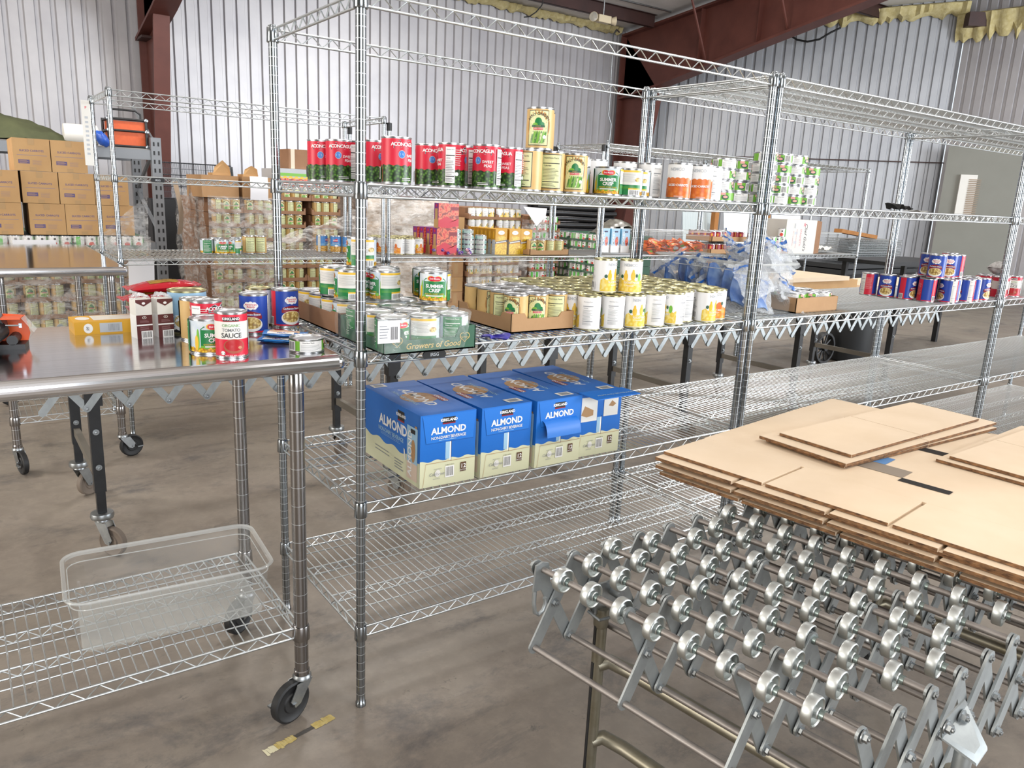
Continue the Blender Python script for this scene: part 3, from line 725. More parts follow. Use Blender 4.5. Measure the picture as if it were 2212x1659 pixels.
def d_eg(a, R, H, z0, z1, c):                      # green beans: tan can with framed picture
    w_ = R * .78
    for s in (-1, 1):
        o = s * c * .5
        a.R(o - w_, o + w_, H * .10, H * .92, ink); a.R(o - w_ * .94, o + w_ * .94, H * .115, H * .905, cream)
        if s < 0:
            a.E(o, H * .56, w_ * 1.18, H * .36, mat('tan_arch', '#b98743', .45), 24, 3); a.E(o, H * .50, w_ * .86, H * .34, cream, 24, 3)
            a.R(o - w_ * .93, o + w_ * .93, H * .12, H * .48, cream)
            a.T(o, H * .835, H * .085, 'EARLY GARDEN', ink, .02, arc=R * .95)
            a.E(o, H * .64, w_ * .34, H * .11, green); a.E(o - w_ * .3, H * .58, w_ * .26, H * .05, greenl); a.E(o + w_ * .28, H * .60, w_ * .3, H * .05, green)
            a.R(o - w_ * .62, o + w_ * .62, H * .525, H * .575, greend); a.T(o, H * .55, H * .038, 'FANCY', gold, .01)
            a.R(o - w_ * .45, o + w_ * .45, H * .465, H * .515, red); a.T(o, H * .49, H * .034, 'GREEN BEANS', white, .01)
            for k in range(7):
                x = o - w_ * .62 + k * w_ * .2; a.P([(x - .0035, H * .16), (x + .0015, H * .15), (x + w_ * .22, H * .40), (x + w_ * .18, H * .44), (x + w_ * .08, H * .42)], greenl if k % 2 else gbean)
            a.E(o + w_ * .6, H * .3, .005, .005, white)
        else:
            a.R(o - w_ * .94, o + w_ * .94, H * .115, H * .905, cream); a.facts(o, H * .50, w_ * 1.7, H * .76, ink)
def nemco(a, R, H, pic, extra, name, pane=True, hk=.42):
    c = PI * R; w_ = c * .46
    a.R(-c * .42, c * .42, H * .035, H * hk, pic, .004, .022)
    for x, y, rx, ry, m in extra: a.E(x * R, y * H, rx * R, ry * H, m)
    a.R(-c * .42, c * .42, H * .035, H * .30, pic)
    a.T(-R * .10, H * .84, H * .115, 'NEMCO', palegrey, .015); a.T(R * .05, H * .33, H * .075, name, white, .02)
    a.L(-R * .4, R * .4, H * .22, H * .27, 2, white, .35)
    a.facts(c * .68, H * .50, c * .30, H * .74, greyp); a.L(-c * .88, -c * .62, H * .62, H * .72, 3, greyp, .25); a.L(-c * .88, -c * .58, H * .40, H * .52, 4, greyp, .25)
    a.barcode(-c * .85, -c * .58, H * .12, H * .34); a.R(-c, c, z0_(H), z0_(H) + H * .02, offw)
def z0_(H): return .0045
def d_np(a, R, H, z0, z1, c): nemco(a, R, H, pear, ((-.5, .50, .20, .12, yellow), (.15, .53, .20, .13, yellow), (.78, .49, .17, .12, greenl), (-.5, .62, .1, .07, yellow), (.15, .65, .1, .07, yellow), (-.85, .50, .14, .055, greend), (.48, .54, .10, .055, greend), (-.2, .25, .35, .12, pear), (.4, .16, .3, .1, offw)), 'SLICED PEARS')
def d_nf(a, R, H, z0, z1, c): nemco(a, R, H, peach, ((-.4, .52, .24, .14, greenl), (.35, .48, .3, .11, orange), (.6, .55, .12, .06, greend), (-.4, .66, .1, .06, greenl), (-.1, .22, .4, .06, offw)), 'FRUIT MIX')
def d_nc(a, R, H, z0, z1, c):
    a.R(-c * .46, c * .46, z0, H * .55, carrot, .004, .026)
    for k in range(5): a.E((-.9 + .45 * k) * R, H * .53, R * .26, H * .07, orange)
    a.T(-R * .1, H * .82, H * .115, 'NEMCO', palegrey, .015); a.T(R * .05, H * .385, H * .085, 'SLICED CARROTS', white, .03, space=.85); a.L(-R * .2, R * .7, H * .05, H * .1, 2, white, .3)
    a.facts(c * .66, H * .5, c * .28, H * .8, greyp); a.barcode(-c * .85, -c * .6, H * .1, H * .3); a.T(-c * .7, H * .6, H * .07, 'NO ADDED', greyp)
def d_ac(a, R, H, z0, z1, c):                      # peas: red over green peas
    a.R(-c, c, z0, H * .40, peas, .0015, .02, 60)
    for o in (-c * .5, c * .5):
        x = o + R * .1; w_ = R * .78
        a.P([(x - w_, H * .86), (x - w_ * .5, H * .925), (x + w_ * .5, H * .925), (x + w_, H * .86), (x + w_, H * .75), (x + w_ * .4, H * .765), (x - w_ * .4, H * .765), (x - w_, H * .75)], palegrey)
        a.P([(x - w_ * .97, H * .855), (x - w_ * .5, H * .915), (x + w_ * .5, H * .915), (x + w_ * .97, H * .855), (x + w_ * .97, H * .757), (x + w_ * .4, H * .773), (x - w_ * .4, H * .773), (x - w_ * .97, H * .757)], mat('dark_maroon', '#3a1a22', .4))
        a.T(x, H * .835, H * .108, 'ACONCAGUA', white, .025, space=.82)
        a.E(o - R * .12, H * .63, R * .24, H * .085, palegrey); a.E(o - R * .12, H * .63, R * .215, H * .075, mat('badge_blue', '#3f7fcb', .4)); a.L(o - R * .26, o + R * .02, H * .60, H * .66, 3, white, .4)
        a.T(o + R * .62, H * .60, H * .085, 'SWEET', white, .02); a.T(o + R * .62, H * .51, H * .085, 'PEAS', white, .02)
        a.L(o - R * .1, o + R * .7, H * .08, H * .15, 2, white, .35)
    a.facts(0 + c * .02, H * .5, R * .66, H * .80, ink, white); a.L(R * .40, R * .85, H * .48, H * .86, 8, offw, .25)
    a.barcode(c * .96, c * .78, H * .1, H * .36); a.E(R * .5, H * .3, .005, .005, white)
def d_ab(a, R, H, z0, z1, c):                      # garbanzo beans: blue with oval crest and bowl
    a.R(-c, c, z0, H * .09, red); a.R(-c * .64, -c * .40, z0, z1, red); a.R(c * .46, c * .70, z0, z1, offw); a.facts(c * .58, H * .5, c * .22, H * .86, greyp)
    a.R(c * .70, c, z0, z1, red); a.L(c * .72, c * .96, H * .3, H * .8, 12, offw, .15); a.barcode(-c * .62, -c * .46, H * .06, H * .28)
    for k in range(8): a.E(math.cos(k * PI / 4) * R * .36, H * .72 + math.sin(k * PI / 4) * H * .055, R * .16, H * .055, white, 10, 1)
    a.E(0, H * .72, R * .44, H * .085, white)
    a.T(0, H * .75, H * .068, 'American', red, .015, shear=.2); a.T(0, H * .695, H * .068, 'Beauty', red, .015, shear=.2)
    a.P([(-R * .74, H * .46), (-R * .66, H * .535), (0, H * .585), (R * .66, H * .535), (R * .74, H * .46), (0, H * .52)], redd); a.R(-R * .74, R * .74, H * .40, H * .47, redd)
    a.T(0, H * .505, H * .075, 'Garbanzo Beans', white, .012, space=.9)
    a.E(0, H * .26, R * .76, H * .185, white, 24, 3); a.E(0, H * .29, R * .68, H * .15, chick if False else mat('bean_bowl', '#e4cf91', .4), 24, 3); a.E(0, H * .29, R * .66, H * .14, beans, 24, 3)
def d_ts(a, R, H, z0, z1, c):                      # tomato sauce
    a.R(-c, c, H * .42, H * .80, offw); w_ = R * .5
    a.R(-w_, w_, H * .815, H * .90, ink); a.R(-w_, w_, H * .80, H * .818, redd); a.T(0, H * .86, H * .075, 'KIRKLAND', white, .025)
    a.T(0, H * .715, H * .09, 'ORGANIC', mat('soft_green', '#7da86c', .5), .008, space=.9); a.T(0, H * .615, H * .095, 'TOMATO', mat('grey_letters', '#5c5f63', .5), .005, space=.9); a.T(0, H * .50, H * .145, 'SAUCE', ink, .01, space=.95)
    a.E(R * .15, H * .27, R * .66, H * .16, mat('wood_bowl', '#a7543f', .5), 24, 3); a.E(R * .15, H * .29, R * .56, H * .125, mat('sauce_red', '#b3242a', .3), 24, 3); a.E(R * .5, H * .24, R * .12, H * .03, mat('spoon_wood', '#c98a68', .5))
    a.E(-R * .55, H * .12, R * .14, H * .045, white); a.R(-R * .66, -R * .44, H * .10, H * .125, green); a.T(R * .2, H * .065, H * .042, 'NET WT 425 g (15 OZ)', white, .004)
    a.facts(c * .55, H * .5, c * .25, H * .7, ink, white)
def d_tn(a, R, H, z0, z1, c):                      # flat tuna can
    for o in (-c * .5, c * .5):
        a.R(o - c * .32, o + c * .12, H * .12, H * .86, white); a.facts_ = None
        a.T(o - c * .16, H * .74, H * .13, 'Nutrition Facts', ink, .012); a.L(o - c * .3, o + c * .10, H * .2, H * .62, 5, greyp, .22)
        a.E(o + c * .3, H * .42, R * .3, H * .22, greend); a.E(o + c * .3, H * .45, R * .2, H * .12, mat('fish_pink', '#e6a79d', .5)); a.R(o + c * .18, o + c * .30, H * .62, H * .86, mat('fish_pink', '#e6a79d', .5))
    a.barcode(-.012, .012, H * .14, H * .84)
def d_blue(a, R, H, z0, z1, c):
    a.R(-c, c, z0, H * .38, chick, .002, .02, 50); a.R(-c, c, H * .42, H * .52, mat('sea_print', '#6fa5cf', .4)); 
    for o in (-c * .5, c * .5): a.R(o - R * .4, o + R * .4, H * .66, H * .80, red, .004, .03); a.T(o, H * .73, H * .1, 'BEANS', white, .02); a.T(o, H * .56, H * .08, 'SEASONED', skyb, .01); a.E(o + .005, H * .42, R * .3, H * .06, white)
    a.R(-.010, .010, z0, z1, offw); a.L(-.009, .009, H * .1, H * .9, 14, greyp, .25)
def d_red(a, R, H, z0, z1, c):
    for o in (-c * .5, c * .5): a.E(o, H * .5, R * .4, H * .28, mat('coral_print', '#d8495a', .4)); a.E(o, H * .5, R * .18, H * .2, yellow); a.R(o + c * .26, o + c * .38, z0, z1, offw)
    for k in range(4): a.E(c * .02, H * (.2 + .2 * k), .004, .004, yellow)
    a.R(c * .82, c * .98, z0, z1, offw)
def d_teal(a, R, H, z0, z1, c):
    for o in (-c * .5, c * .5): a.R(o - c * .25, o + c * .2, H * .15, H * .85, offw); a.L(o - c * .22, o + c * .16, H * .25, H * .75, 3, mat('teal_ink', '#7fb3ab', .5), .3); a.E(o + c * .33, H * .5, R * .14, H * .25, mat('teal_ink', '#7fb3ab', .5))
def d_big(a, R, H, z0, z1, c):
    a.E(0, H * .25, R * .8, H * .2, white); a.E(R * .2, H * .3, R * .6, H * .16, gold); a.R(-c, c, z0, H * .1, ink, .002, .02)
skyblue = mat('light_blue_print', '#93b8d4', .4)
pg = mat('pale_teal', '#c3ded6', .45)
CANS = {}
def design(key, R, H, base, draw, body=tin, gap=.0055):
    CANS[key] = (R, H, can_mesh(R, H, body), label_mesh(key, R, H, gap, H - gap, base, draw))
design('corn', .0420, .0865, skyb, d_sc)
design('gbean', .0372, .110, beige, d_eg)
design('gbean_big', .0385, .116, beige, d_eg)
design('pear', .0368, .110, white, d_np, goldtin)
design('fruit', .0368, .110, white, d_nf, goldtin)
design('carrot', .0395, .116, white, d_nc)
design('peas', .0375, .116, red, d_ac)
design('garb', .0380, .112, blue, d_ab)
design('sauce', .0370, .111, red, d_ts)
design('tuna', .0425, .036, greenl, d_tn)
design('bluecan', .0370, .112, mat('sky_blue_print', '#4c86c6', .38), d_blue)
design('peachcan', .0370, .110, white, lambda a, R, H, z0, z1, c: nemco(a, R, H, peach, ((.4, .5, .3, .16, orange), (-.4, .48, .3, .14, yellow)), 'PEACHES'), goldtin)
design('redcan', .0370, .062, redd, d_red)
design('teal', .0425, .034, pg, d_teal)
design('bigcan', .0500, .118, skyblue, d_big, goldtin)
def put(key, x, y, z, face, label, group=None, cat='food can', name='food_can'):
    """stand one can; face = label angle in degrees turned to the camera aisle"""
    R, H, mb_, ml = CANS[key]
    o = obj(name, mb_, None, (x, y, z), face_cam(x, y) - math.radians(face))
    tag(o, label, cat, group); obj('label', ml, o)
    return o
def top_of(key): return CANS[key][1]

# ---- upper shelf of the main unit: peas, green beans, corn, carrots
g_ = 'cans along the upper shelf of the front unit'
pe = [(.075, .44, -95), (.098, .36, -92), (.150, .355, 20), (.20, .42, -75), (.150, .262, -140), (.122, .055, -118), (.305, .215, -112), (.312, .098, 10), (.395, .16, -25), (.385, .038, -60), (.475, .060, -40)]
pl = ['red pea can at the far left of the upper shelf, half hidden by its neighbour', 'second red pea can from the left on the upper shelf, blue round badge showing', 'red pea can left of the front post, white small print facing out',
      'red pea can half hidden behind the front post of the upper shelf', 'red pea can just right of the front post with plain red side and barcode', 'largest looking red pea can with blue badge, right of the front post', 'third red pea can right of the front post, blue badge showing',
      'red pea can turned to its white nutrition panel', 'red pea can hidden behind the one with the white nutrition panel', 'red pea can with the words sweet peas, last but one to the right', 'rightmost red pea can, beside the tan bean cans']
for (x, y, fc), lb in zip(pe, pl): put('peas', x, y, Z4, fc, lb, g_)
eg = [('gbean_big', .545, .062, 120, 'leftmost tan bean can of the lower row, plain cream panel outward'), ('gbean_big', .632, .070, 88, 'middle tan bean can of the lower row with nutrition panel on the upper shelf'), ('gbean_big', .725, .075, -92, 'right tan bean can of the lower row with bean picture beside the corn can'), ('gbean_big', .615, .16, 60, 'tan bean can behind the two tan cans at the left of the upper shelf row')]
for k, x, y, fc, lb in eg: put(k, x, y, Z4, fc, lb, g_)
h_ = Z4 + top_of('gbean_big')
put('gbean_big', .588, .075, h_, -82, 'topmost tan bean can with green bean picture, stacked on the upper shelf', g_)
put('gbean_big', .650, .150, h_, 90, 'tan bean can stacked behind the topmost one, nutrition panel showing', g_)
for k, x, y, fc, lb in (('corn', .800, .155, -120, 'green sided corn can just right of the tan bean cans, upper shelf'), ('corn', .868, .08, 0, 'corn can with heart crest and white lettering on the upper shelf'), ('corn', .962, .085, 95, 'recipe side corn can right beside the lettered corn can on the upper shelf'), ('corn', 1.045, .135, 100, 'second recipe side corn can, left of the carrot cans on the upper shelf')): put(k, x, y, Z4, fc, lb, g_)
for x, y, fc, lb in ((.86, .22, 160, 'pale can behind the lettered corn can on the upper shelf'), (.96, .25, 170, 'pale can behind the recipe side corn can on the upper shelf')): put('carrot', x, y, Z4, fc, lb, g_)
for x, y, fc, lb in ((1.085, .24, 55, 'white carrot can at the back, half hidden by the recipe side corn cans'), (1.165, .20, 75, 'white carrot can turned to its small print, behind the first lettered carrot can'), (1.175, .07, 8, 'left one of the two sliced carrots cans facing the aisle'), (1.268, .06, 5, 'right one of the two sliced carrots cans facing the aisle'), (1.345, .085, 112, 'white carrot can turned to its nutrition panel at the right end of the row')): put('carrot', x, y, Z4, fc, lb, g_)
# flat green fish cans stacked on both units' upper shelf
th = top_of('tuna') + .0006
def tuna_stack(xs, y, z, n, lab, grp, first=0):
    for i, x in enumerate(xs):
        for k in range(n[i]):
            put('tuna', x + rnd.uniform(-.002, .002), y + rnd.uniform(-.002, .002), z + th * k, rnd.choice((-110, -60, -30, 40, 80, 120)), f'flat green fish can, level {ORD[k]}, stack {ORD[i]} {lab}', grp)
tuna_stack((1.405, 1.488), .085, Z4, (4, 4), 'left of the double post', 'flat fish cans on the upper shelf')
tuna_stack((1.640, 1.728, 1.816, 1.904), .09, Z4, (5, 5, 5, 4), 'right of the double post', 'flat fish cans on the upper shelf')
tuna_stack((1.70, 1.79, 1.88), .185, Z4, (4, 4, 4), 'behind, right of the double post', 'flat fish cans on the upper shelf')

# ---- main shelf: trays, corn, beans, pears
def tray(label, x0, x1, y0, y1, z, h, m, cut=.5, rz=0, group=None, art=None, parent=None):
    """open cardboard tray: floor and four low walls with taller corners"""
    b = MB(); W, D = x1 - x0, y1 - y0; t = .004
    b.bx(0, W, 0, D, 0, t)
    for (ax, L_, fix) in (('x', W, 0), ('x', W, D - t), ('y', D, 0), ('y', D, W - t)):
        e = min(.05, L_ * .2); pts = [(0, 0), (L_, 0), (L_, h), (L_ - e, h), (L_ - e - .012, h * cut), (e + .012, h * cut), (e, h), (0, h)]
        M = Matrix.Translation((0, fix + t, 0)) @ Matrix.Rotation(PI / 2, 4, 'X') if ax == 'x' else Matrix.Translation((fix, 0, 0)) @ Matrix(((0, 0, 1, 0), (1, 0, 0, 0), (0, 1, 0, 0), (0, 0, 0, 1)))
        b.prism(pts, t, M)
    mats = [m]
    if art: art(b, mats, W, D, h)
    o = b.build('can_tray', mats, parent, (x0, y0, z), rz)
    if label: tag(o, label, 'tray', group)
    return o
def gtray(b, mats, W, D, h):
    a = Art(b, lambda s, t, l: (s, -l, t), mats)
    a.T(W * .52, h * .28, .022, 'Growers of Good', gold, .012, shear=.25)
    for cx, cz in ((W * .13, h * .50), (W * .87, h * .52)):
        for m, k in ((gold, 1), (greend, .85)):
            for sx in (-1, 1): a.E(cx + sx * .007 * k, cz + .003, .0085 * k, .009 * k, m)
            a.P([(cx - .0155 * k, cz + .002), (cx, cz - .014 * k), (cx + .0155 * k, cz + .002), (cx, cz + .007)], m)
        a.T(cx, cz, .0065, 'Del Monte', gold, .01)
tray('dark green tray of corn cans under torn clear film at the shelf front', .032, .300, -.070, .205, Z3, .062, greend, .55, art=gtray)
tray('brown tray of corn cans behind the dark green tray', .036, .306, .225, .60, Z3, .062, card3, .9)
cy = [.043 + .0425, ]
gc = 'corn cans in the trays at the front left'
nm = {0: 'front', 1: 'middle', 2: 'back'}
faces = {(0, 0): 62, (1, 0): -28, (2, 0): 86, (2, 1): -150, (0, 1): 95, (0, 2): 100, (1, 1): 0, (1, 2): 30, (2, 2): 150}
for i in range(3):
    for j in range(3):
        fc = {(0, 0): -32, (1, 0): 98, (2, 0): -122}.get((i, j), rnd.choice((90, 0, -60)))
        put('corn', .078 + .0885 * i, -.022 + .0885 * j, Z3 + .0045, fc, f'corn can in the dark green tray, {nm[j]} row, {ORD[i]} from the left', gc)
for i in range(3):
    for j in range(4):
        put('corn', .084 + .0868 * i, .272 + .089 * j, Z3 + .0045, {0: 95, 1: 100}.get(i, 0) + 20 * j, f'corn can in the brown rear tray, {ORD[j]} row, {ORD[i]} from the left', gc)
zt = Z3 + .0045 + top_of('corn')
for x, y, fc, lb in ((.098, .290, 100, 'recipe side corn can stacked just left of the front post'), (.095, .395, 118, 'corn can stacked second tier, far left, green side outward'), (.195, .262, 70, 'recipe side corn can stacked just right of the front post'), (.235, .345, -15, 'corn can stacked behind the one right of the front post'), (.165, .345, -20, 'corn can stacked right behind the front post, crest peeking out')):
    put('corn', x, y, zt, fc, lb, gc)
put('corn', .305, .165, zt + .004, 0, 'lettered corn can standing alone on the film of the green tray', gc); put('corn', .335, .262, zt + .004, 12, 'corn can standing right behind the lone lettered one on the film', gc)
put('corn', .163, .352, zt + top_of('corn'), 95, 'topmost corn can of the pile behind the front post', gc)
# torn clear film over the green tray
def sheet(fn, nu, nv, name, m, label, cat, parent=None):
    o = MB().grid(fn, nu, nv).build(name, m, parent)
    if label: tag(o, label, cat)
    return o
rf_ = random.Random(5)
def cr(u, v, k=1.0): return k * (math.sin(u * 23 + v * 11) * .4 + math.sin(u * 9 - v * 31 + 1.3) * .35 + math.sin(u * 51 + v * 37) * .2)
def wrapfn(u, v):
    x = .026 + .235 * u + .02 * math.sin(v * 5) * u; s = v * .42
    if s < .10: p = (x - .0, -.078 - .004 * cr(u, v), Z3 + .006 + s * .95)
    else: p = (x, -.078 + (s - .10), Z3 + .105 + .006 * cr(u, v) - .02 * max(0, u - .8))
    return p
sheet(wrapfn, 28, 30, 'shrink_wrap', filml, 'torn clear film over the corn cans in the dark green tray', 'plastic film')
def lw_(u, v): return (.024 - .003 * cr(u, v), -.078 + .30 * u, Z3 + .006 + .10 * v)
sheet(lw_, 14, 8, 'shrink_wrap', filml, 'clear film down the left side of the dark green tray', 'plastic film')
b = MB(); mats = [paper]; b.bx(-.03, .03, -.0005, .0005, -.028, .028); a = Art(b, lambda s, t, l: (s, -.0005 - l, t), mats); a.B(.004, .024, -.02, .012, ink); a.L(-.026, 0, -.018, .018, 5, greyp)
tag(b.build('paper_label', mats, None, (.036, -.086, Z3 + .062)), 'white barcode label on the film just behind the front post', 'label')

tray('brown tray of green bean cans in the middle of the main shelf', .522, .762, .078, .385, Z3, .058, card, .72)
gb = 'green bean cans in the brown tray'
for i in range(3):
    for j in range(4):
        put('gbean', .522 + .044 + .0765 * i, .078 + .043 + .0755 * j, Z3 + .0045, {(0, 0): -60, (1, 0): -98, (2, 0): 88, (0, 1): 85, (0, 2): -125, (0, 3): -140}.get((i, j), 30), f'green bean can in the brown tray, {ORD[j]} row from the front, {ORD[i]} from the left', gb)
# pears: a front row turned every way and a block of gold lids behind
gp = 'pear cans on the main shelf'
fr = [(.810, .062, 125), (.897, .045, 118), (.985, .040, -35), (1.078, .040, 105), (1.170, .040, 55), (1.335, .040, -60)]
for i, (x, y, fc) in enumerate(fr): put('pear', x, y, Z3, fc, f'pear can in the front row of the main shelf, {ORD[i]} from the left', gp)
put('pear', 1.258, .078, Z3, 80, 'pear can set back between the fifth and sixth front row cans', gp)
put('fruit', 1.425, .072, Z3, -5, 'fruit mix can at the right end of the pear cans', gp)
nl = 0
for j in range(6):
    for i in range(9):
        x = .800 + .0815 * i + (.02 if j % 2 else 0); y = .130 + .0765 * j
        if x > 1.475 or (i == 0 and j == 0 and False): continue
        put('pear', x, y, Z3, rnd.choice((-120, -50, 0, 60, 125)), 'gold lidded pear can packed behind the front row of pear cans', 'gold lidded pear cans behind the front row')
hp_ = Z3 + top_of('pear')
put('pear', .900, .098, hp_, -55, 'left one of the two pear cans standing on top of the others', gp)
put('pear', .978, .060, hp_, -5, 'right one of the two pear cans standing on top of the others, picture forward', gp)
b = MB(); fn = lambda u, v: (.40 + .075 * u + .01 * math.sin(v * 6), .012 + .035 * v + .012 * math.sin(u * 7), Z3 + .003 + .006 * math.sin(PI * v) * (1 + .6 * math.sin(u * 14)))
b.grid(fn, 16, 8); b.grid(lambda u, v: tuple(Vector(fn(u, v)) - Vector((0, 0, .0025))), 16, 8); tag(b.build('rubber_glove', mat('purple_nitrile', '#44409c', .5)), 'crumpled purple glove lying on the wires in front of the bean tray', 'glove')
# ================================================================== CARTONS AND BOXES
def pbox(name, label, cat, size, loc, rz, base, arts=None, group=None, bevel=.0015, parent=None):
    """printed carton; loc is the middle of its base; arts maps a face letter to a drawing function"""
    b = MB(); mats = [base]; b.box((0, 0, size[2] / 2), size)
    for fc, fn in (arts or {}).items():
        a = Art(b, flatmap(size, fc), mats); fn(a, (size[1] if fc in 'LR' else size[0]) / 2, size[1] / 2 if fc == 'T' else size[2])
    o = b.build(name, mats, parent, loc, rz)
    return tag(o, label, cat, group) if label else o
# ---- the four blue almond drink cartons
brownp = mat('brown_print', '#5b3d25', .5); palebl = mat('pale_blue_print', '#9fc4dc', .4); kirk = ink
def almond_front(top_flap):
    def fn(a, w, h):
        a.R(-w, w, .0, h * .36, almondw, .0028, .05, 40)
        a.R(-w * .10, w * .10, h * .36, h * .60, palebl); a.R(w * .05, w * .10, h * .34, h * .60, white); a.R(w * .10, w * .115, h * .32, h * .62, mat('slot_dark', '#2b2420', .8))
        if not top_flap:
            a.P([(-w * .93, h * .985), (w * .97, h * .985), (w * .90, h * .61), (-w * .80, h * .61)], mat('box_blue_flap', '#2473cb', .42))
            for x0, z0, x1, z1 in ((-w * .93, h * .97, -w * .80, h * .61), (-w * .80, h * .61, w * .90, h * .61)): a.P([(x0, z0), (x1, z1), (x1 + .001, z1 - .0012), (x0 + .0012, z0 - .001)], mat('crease_blue', '#164f96', .5))
            a.R(-w * .23, w * .23, h * .865, h * .945, kirk); a.R(-w * .23, w * .23, h * .85, h * .866, redd); a.T(0, h * .905, h * .055, 'KIRKLAND', white, .03, space=.95)
            a.T(0, h * .765, h * .125, 'ALMOND', white, .03, space=.98); a.T(0, h * .672, h * .058, 'NON-DAIRY BEVERAGE', offw, .012, space=.85)
            a.L(-w * .35, w * .35, h * .625, h * .645, 1, palebl, .3)
        else:
            a.R(-w * .90, -w * .12, h * .55, h * .93, offw); a.P([(-w * .85, h * .66), (-w * .7, h * .80), (-w * .5, h * .76), (-w * .3, h * .72), (-w * .3, h * .64), (-w * .6, h * .62)], card)
            a.R(w * .18, w * .85, h * .60, h * .95, offw); a.P([(w * .4, h * .76), (w * .55, h * .84), (w * .75, h * .78), (w * .6, h * .74)], card)
        a.P([(-w * .90, h * .005), (-w * .80, h * .335), (-w * .795, h * .325), (-w * .89, h * .005)], almondn); a.R(-w * .80, w * .98, h * .327, h * .333, almondn)
        a.barcode(-w * .10, w * .22, h * .10, h * .26); a.T(w * .06, h * .275, h * .022, '0 96619 40312', ink)
        a.R(w * .45, w * .66, h * .15, h * .28, brownp); a.T(w * .555, h * .225, h * .085, '12', white, .02); a.T(w * .555, h * .17, h * .028, 'CARTONS', white)
        a.E(-w * .38, h * .18, w * .10, h * .05, offw); a.T(-w * .42, h * .17, h * .06, 'California', greyp, 0, shear=.35); a.T(-w * .42, h * .105, h * .022, 'ALMONDS', greyp); a.T(-w * .38, h * .24, h * .022, 'MADE WITH', greyp)
    return fn
def almond_side(a, w, h):
    a.R(-w, w, .0, h * .36, almondw, .005, .10, 60)
    a.R(w * .28, w * .50, h * .80, h * .93, kirk); a.R(w * .28, w * .50, h * .78, h * .80, redd); a.T(w * .39, h * .865, h * .06, 'KIRKLAND', white, .03)
    a.T(w * .12, h * .665, h * .20, 'ALMOND', white, .03); a.T(w * .05, h * .525, h * .085, 'NON-DAIRY BEVERAGE', palebl, .012, space=.85); a.L(-w * .3, w * .4, h * .45, h * .49, 2, palebl, .2)
    a.R(w * .60, w * .93, h * .06, h * .80, palebl); a.R(w * .60, w * .93, h * .06, h * .30, mat('pale_pink', '#d9c3b0', .5)); a.R(w * .84, w * .91, h * .80, h * .83, almondn)
    a.E(w * .80, h * .47, w * .07, h * .16, almondn, 20); a.T(w * .70, h * .42, h * .15, 'ALMOND', white, .02, PI / 2); a.R(w * .72, w * .86, h * .71, h * .77, kirk)
    a.P([(w * .50, h * .44), (w * .54, h * .43), (w * .57, h * .30), (w * .55, h * .27), (w * .51, h * .35)], offw)
    a.L(-w * .5, w * .05, h * .16, h * .26, 2, greyp, .2); a.L(w * .2, w * .5, h * .08, h * .24, 4, greyp, .3)
def almond_top(r):
    def fn(a, w, d):
        a.E(0, -d * .05 * r, w * .62, d * .30, almondn, 24); a.T(-w * .02, -d * .02 * r, w * .52, 'ALMOND', white, .02, -PI / 2 * r, .12)
        a.T(-w * .45 * r, 0, w * .2, 'NON-DAIRY BEVERAGE', palebl, .01, -PI / 2 * r, space=.85)
        a.R(w * .62 * r - .012, w * .62 * r + .012, -d * .40, -d * .05, redd); a.T(w * .62 * r, -d * .22, w * .18, 'KIRKLAND', white, .02, -PI / 2 * r)
        if r > 0: a.R(-w * .8, -w * .30, d * .76, d * .95, offw); a.R(-w * .7, -w * .4, d * .80, d * .92, greyp)
        else: a.R(w * .20, w * .80, -d * .90, -d * .72, offw); a.R(w * .3, w * .7, -d * .87, -d * .75, greyp)
        a.R(-w, w, d * .62, d * .628, mat('crease_blue', '#164f96', .5))
    return fn
AW, AD, AH = .181, .385, .213
ab = [(.276, .012, 1, 'first blue almond carton, at the left, its printed long side showing'), (.468, .006, -1, 'second blue almond carton from the left, flap closed'), (.662, .0, -1, 'third blue almond carton from the left with its front flap bent outward'), (.849, .012, -1, 'fourth blue almond carton, at the right, opened so cartons inside show')]
for i, (x, y, r, lb) in enumerate(ab):
    t = thing('drink_carton_case', lb, 'carton', (x, y + AD / 2, Z2), (-.01, .015, .02, -.03)[i], 'blue almond cartons')
    pbox('case_body', None, None, (AW, AD, AH), (0, 0, 0), 0, almondb, {'F': almond_front(i == 3), 'L': almond_side, 'R': almond_side, 'T': almond_top(r)}, parent=t)
    if i == 2:                                              # bent lower half of the flap
        b = MB(); mats = [mat('box_blue_flap', '#2473cb', .42)]; b.grid(lambda u, v: (-.068 + .136 * u, -AD / 2 - .001 - .030 * math.sin(v * 1.3), AH * .70 - .048 * v + .012 * math.sin(PI * v)), 8, 6)
        b.build('case_flap', mats, t)
    if i == 3:
        b = MB(); mats = [almondb, almondw]; x0 = -AW / 2
        P = [(x0, -AD / 2 + .002, AH + .002), (AW / 2, -AD / 2 + .002, AH + .002), (AW / 2 + .02, -AD / 2 - .066, AH - .004), (x0 + .02, -AD / 2 - .070, AH - .006)]
        b.add(P + [(a_, b_, c_ + .003) for a_, b_, c_ in P], [(0, 3, 2, 1), (4, 5, 6, 7), (0, 1, 5, 4), (2, 3, 7, 6), (1, 2, 6, 5), (3, 0, 4, 7)])
        Art(b, lambda s, q, l: (s, -AD / 2 - .035 + q, AH + .0018 + l), mats).T(.02, -.012, .016, 'ALMOND BEVERAGE', palebl, .01, 0)
        b.build('case_flap', mats, t)
maroon = mat('cocoa_print', '#5a2a2b', .4)
